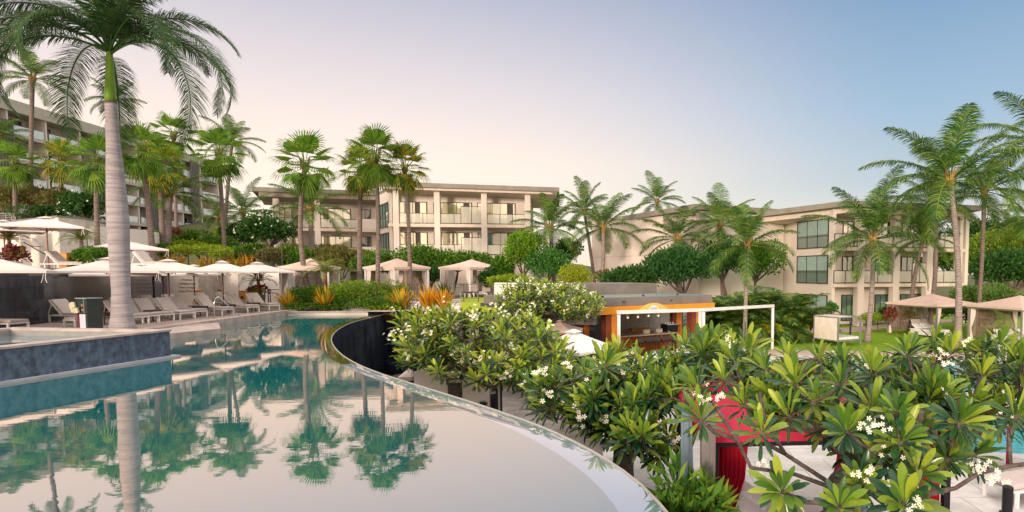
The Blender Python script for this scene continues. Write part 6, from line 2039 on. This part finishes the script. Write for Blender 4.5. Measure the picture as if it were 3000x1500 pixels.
B('shrub', 'yellowish feathery shrub at the foot of the pale leaning palm', 'shrub', 1768, 822, 42, 30, 42, bush_olive, 1500, .2)
B('shrub', 'grassy green mass behind the bar roof box, left end', 'shrub', 1745, 862, 39, 55, 24, bush_mid, 2600, .22)
tree('plumeria_tree', 'low dark plumeria with bare grey limbs behind the bar roof', P(1855, 870, 41), P(1850, 822, 41), (2.3, 1.7, 1.1), bush_dark, 3600, .26, 14, tr=.13)
tree('garden_tree', 'large dark blue-green tree in front of the blank wall, behind the bar', P(2010, 900, 42), P(1995, 790, 42), (3.3, 2.4, 2.4), leafmat('tree_deep', [(.015, .07, .02), (.03, .12, .03), (.07, .19, .04)], .25), 9500, .22, 24, tr=.2)
tree('garden_tree', 'dark green tree crown behind the yellow-fronded palm', P(2130, 900, 43), P(2105, 765, 43), (2.3, 2.0, 1.9), bush_dark, 5200, .24, 16, tr=.16)
tree('garden_tree', 'rounded green tree against the corner of the right building', P(2210, 900, 44), P(2215, 765, 44), (2.3, 2.0, 2.0), bush_mid, 5200, .24, 16, tr=.16)
# cascading areca clumps right of the bar
for px, Y, r, lab in ((2130, 37, 1.0, 'areca palm clump just right of the bar roof'), (2235, 38, 1.15, 'arching areca palm clump behind the thin pale trunk'), (2310, 39, 1.05, 'areca palm clump right below the building corner'), (2180, 36, .85, 'low areca palm clump at the foot of the thin pale trunk')):
    q = P(px, 900, Y); q.z = -1.95
    t = thing('areca_palm', lab, 'palm tree', q, rnd.uniform(0, 6), 'areca palm clumps by the bar')
    parts = []
    for i in range(48):
        f = i / 47
        V, Q = frond(i * 2.4, R(82) - R(50) * f, 3.3 * r * rnd.uniform(.8, 1.15), R(80) + R(40) * f, .85 * r, 34, .3, .085, seed=i + px, petiole=.25)
        V = V + np.array([rnd.uniform(-.7, .7), rnd.uniform(-.5, .5), rnd.uniform(.0, 1.1)])
        parts.append((V, Q))
    V, Q = merge(parts)
    link('crown', npmesh('crown', V, Q, coco_leaf), None, t, world=False)
    s = MB()
    for i in range(7): a = i * .9; s.tube([(math.cos(a) * .3, math.sin(a) * .3, 0), (math.cos(a) * .5, math.sin(a) * .5, 1.3)], [.06, .04], 6)
    s.build('trunk', trunk_pale, t, world=False)
# right garden
B('hedge', 'lime clipped hedge behind the pergola end post', 'hedge', 2240, 962, 35.5, 55, 28, leafmat('hedge_yellow', [(.20, .26, .01), (.38, .42, .015), (.50, .50, .03)], .35), 3600, .12)
B('hedge', 'lime hedge behind the white panel of the cube daybed', 'hedge', 2375, 945, 40, 60, 24, leafmat('hedge_yellow', [(.20, .26, .01), (.38, .42, .015), (.50, .50, .03)], .35), 3200, .13)
B('shrub', 'small round blue-green bush before the ground-floor window', 'shrub', 2437, 905, 42.5, 18, 26, leafmat('tree_cool', [(.03, .13, .03), (.06, .21, .04), (.12, .28, .04)], .3), 900, .15)
B('hedge', 'low lime hedge along the foot of the right building', 'hedge', 2560, 932, 43.5, 58, 14, bush_bright, 2200, .13)
B('hedge', 'brown-green hedge behind the path, left of the wide cabana', 'hedge', 2640, 922, 43, 38, 16, bush_olive, 1500, .13)
B('shrub', 'dark green bush at the palm foot in front of the building window', 'shrub', 2590, 915, 44.5, 22, 14, bush_dark, 700, .15)
B('hedge', 'trimmed green hedge behind the wide right cabana', 'hedge', 2760, 912, 45, 80, 22, bush_mid, 3600, .15)
B('hedge', 'dark trimmed hedge between the two right cabanas', 'hedge', 2862, 930, 42.5, 45, 40, bush_dark, 3000, .15)
B('shrub', 'large pale green plumeria shrub above the hedge between the right cabanas', 'shrub', 2880, 868, 46, 95, 45, leafmat('soft_green', [(.07, .17, .04), (.13, .25, .05), (.20, .31, .07)], .3), 6500, .22)
B('shrub', 'dark shrub behind the right-edge cabana', 'shrub', 2975, 905, 44, 60, 42, bush_dark, 3200, .2)
q = P(2635, 960, 40); q.z = -1.95
bush('red_leaved_shrub', 'red-leaved plants beside the curtain post of the wide cabana', 'shrub', P(2606, 925, 41), (.5, .4, .7), red_leaf, 420, .22, 6)
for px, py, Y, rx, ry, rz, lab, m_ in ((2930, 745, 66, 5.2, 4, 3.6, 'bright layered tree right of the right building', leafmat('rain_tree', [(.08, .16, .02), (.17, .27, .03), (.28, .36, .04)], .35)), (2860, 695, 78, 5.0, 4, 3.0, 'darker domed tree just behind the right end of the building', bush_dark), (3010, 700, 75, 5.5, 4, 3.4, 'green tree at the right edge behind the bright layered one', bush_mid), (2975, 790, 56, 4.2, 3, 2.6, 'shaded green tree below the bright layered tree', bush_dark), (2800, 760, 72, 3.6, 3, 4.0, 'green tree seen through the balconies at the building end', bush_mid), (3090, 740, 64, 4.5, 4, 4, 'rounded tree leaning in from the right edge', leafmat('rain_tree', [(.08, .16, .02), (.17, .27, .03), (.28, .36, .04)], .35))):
    b = P(px, 900, Y); b.z = -2
    tree('shade_tree', lab, b, P(px, py, Y), (rx, ry, rz), m_, 7500, .34, 22, tr=.3, aspect=.5)
# small things below the overflow edge
q = P(1395, 1180, 12.6); bush('red_leaved_shrub', 'red bromeliads beside the torch under the overflow edge', 'shrub', (q.x, q.y, -1.25), (.4, .3, .75), leafmat('red_brom', [(.16, .01, .025), (.24, .02, .04), (.08, .05, .02)], .3), 420, .28, 7)
q = P(1965, 1440, 6.3); bush('bamboo_shrub', 'leafy bamboo-like shrub hugging the pool edge at the bottom centre', 'shrub', (q.x + .15, q.y, q.z - .45), (.52, .42, .75), leafmat('bamboo', [(.04, .12, .02), (.08, .20, .02), (.22, .33, .03)], .3), 900, .26, 10, aspect=.22)

# ================================================================== PLUMERIA TREES IN FRONT
gP = 'frangipani trees below the pool'
# A: left foreground cluster beyond the overflow edge
fA = P(1335, 1120, 18.5)
tA = tips_px([(1400, 1005, 235, 85, 17, 20.5, 112), (1250, 1050, 85, 60, 17.5, 20.5, 20), (1560, 1070, 120, 70, 16.5, 18.5, 32), (1330, 940, 140, 32, 19, 21, 26), (1430, 1090, 150, 40, 16.5, 18.5, 16), (1200, 965, 45, 45, 18.5, 20.5, 8)], 3, P(1430, 1110, 18.5))
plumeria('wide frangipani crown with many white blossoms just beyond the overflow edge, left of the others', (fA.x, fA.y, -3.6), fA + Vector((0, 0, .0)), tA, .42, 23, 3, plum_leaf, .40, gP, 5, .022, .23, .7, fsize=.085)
# B: far flowering plumeria in front of the bar roof
fB = P(1600, 940, 25.5)
tB = tips_px([(1610, 880, 150, 42, 24, 27.5, 130), (1560, 855, 90, 28, 25, 28, 55), (1530, 915, 70, 30, 24, 26, 40), (1690, 905, 70, 30, 24, 26, 40)], 4, P(1600, 930, 25.5))
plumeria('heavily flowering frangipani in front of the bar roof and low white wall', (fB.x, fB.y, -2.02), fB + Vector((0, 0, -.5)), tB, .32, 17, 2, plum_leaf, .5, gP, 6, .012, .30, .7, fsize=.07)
# C: middle crown before the bar
fC = P(1830, 1300, 11.5)
tC = tips_px([(1690, 1145, 140, 60, 11.2, 13.5, 30), (1900, 1098, 190, 42, 10.5, 12.8, 30), (1800, 1215, 130, 60, 10.8, 12, 24), (2100, 1045, 110, 42, 9.8, 11.8, 17), (1620, 1170, 80, 40, 13.0, 14.5, 13), (1950, 1160, 130, 45, 10, 11.5, 15), (1900, 1290, 80, 50, 9.8, 10.6, 9), (1790, 1040, 30, 20, 11, 12, 2)], 8, P(1850, 1250, 11.5))
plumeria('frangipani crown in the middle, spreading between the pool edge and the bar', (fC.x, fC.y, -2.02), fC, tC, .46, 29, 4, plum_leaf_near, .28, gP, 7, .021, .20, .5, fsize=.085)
# D: right foreground crown with heavy dark limbs
fD = P(2470, 1440, 4.6)
ex1 = [P(2330, 1390, 4.5), P(2200, 1370, 4.5), P(2160, 1290, 4.6), P(2090, 1180, 4.8)]
ex2 = [P(2560, 1330, 4.5), P(2600, 1260, 4.6)]
ex3 = [P(2700, 1450, 4.3), P(2800, 1430, 4.2), P(2870, 1385, 4.2), P(2960, 1365, 4.2), P(3080, 1350, 4.2)]
ex4 = [P(2300, 1330, 4.5), P(2240, 1230, 4.6), P(2225, 1150, 4.8)]
D_ = [(2628, 1205, 4.2), (2815, 1235, 4.2), (2480, 1262, 4.3), (2640, 1290, 4.1), (2560, 1195, 4.8), (2730, 1150, 4.9), (2660, 1035, 5.4), (2790, 1030, 5.5), (2880, 1090, 5.4), (2560, 1090, 5.3), (2460, 1120, 5.0), (2400, 1050, 5.8), (2310, 1045, 6.0), (2240, 1080, 5.6), (2330, 1120, 5.2), (2690, 1390, 4.0), (2230, 1265, 4.4), (2980, 1215, 4.4), (3010, 1120, 4.8), (2700, 1250, 4.7), (2860, 1330, 4.6), (2050, 1225, 4.9), (2290, 1440, 3.9), (2520, 1420, 4.0), (2470, 1060, 6.2), (2565, 1072, 6.4), (2150, 1055, 6.2), (2740, 1000, 6.6), (2850, 1180, 4.9), (2120, 1110, 5.6), (2600, 1345, 4.2), (2780, 1340, 4.4), (2385, 1175, 5.0), (2650, 1480, 3.7), (2460, 1485, 3.7), (2040, 1130, 5.8), (2930, 1010, 6.2)]
tD = []
rg = random.Random(4)
cD = P(2520, 1290, 5.2)
tD += tips_px([(2400, 1110, 260, 45, 5.8, 8.0, 22), (2800, 1085, 210, 60, 5.6, 7.6, 18), (2350, 1140, 200, 50, 5.2, 6.4, 8), (2720, 1200, 200, 70, 4.8, 5.8, 14), (2950, 1150, 80, 110, 4.8, 6.0, 7), (2620, 1300, 190, 60, 4.5, 5.2, 9), (2300, 1185, 130, 40, 4.9, 5.6, 6), (2420, 1240, 60, 35, 4.8, 5.2, 2)], 21, cD)
for px, py, Y in D_:
    p = P(px, py, Y); dd = (p - cD).normalized()
    tD.append((p, (dd * .55 + Vector((0, -.25, .85)) + Vector((rg.uniform(-.2, .2), rg.uniform(-.2, .1), 0))).normalized()))
flw = [P(2555, 1232, 3.9), P(2535, 1245, 3.9), P(2575, 1250, 3.95), P(2530, 1372, 3.8), P(2545, 1392, 3.8), P(2890, 1375, 3.9), P(2920, 1395, 3.9), P(2905, 1415, 3.9), P(2870, 1365, 3.95), P(2755, 1030, 5.1), P(2768, 1055, 5.1), P(2930, 1025, 5.6), P(2945, 1045, 5.6), P(2900, 1135, 5.0), P(2235, 1362, 4.2), P(2110, 1160, 4.6), P(2060, 1175, 4.8), P(2540, 1065, 5.4)]
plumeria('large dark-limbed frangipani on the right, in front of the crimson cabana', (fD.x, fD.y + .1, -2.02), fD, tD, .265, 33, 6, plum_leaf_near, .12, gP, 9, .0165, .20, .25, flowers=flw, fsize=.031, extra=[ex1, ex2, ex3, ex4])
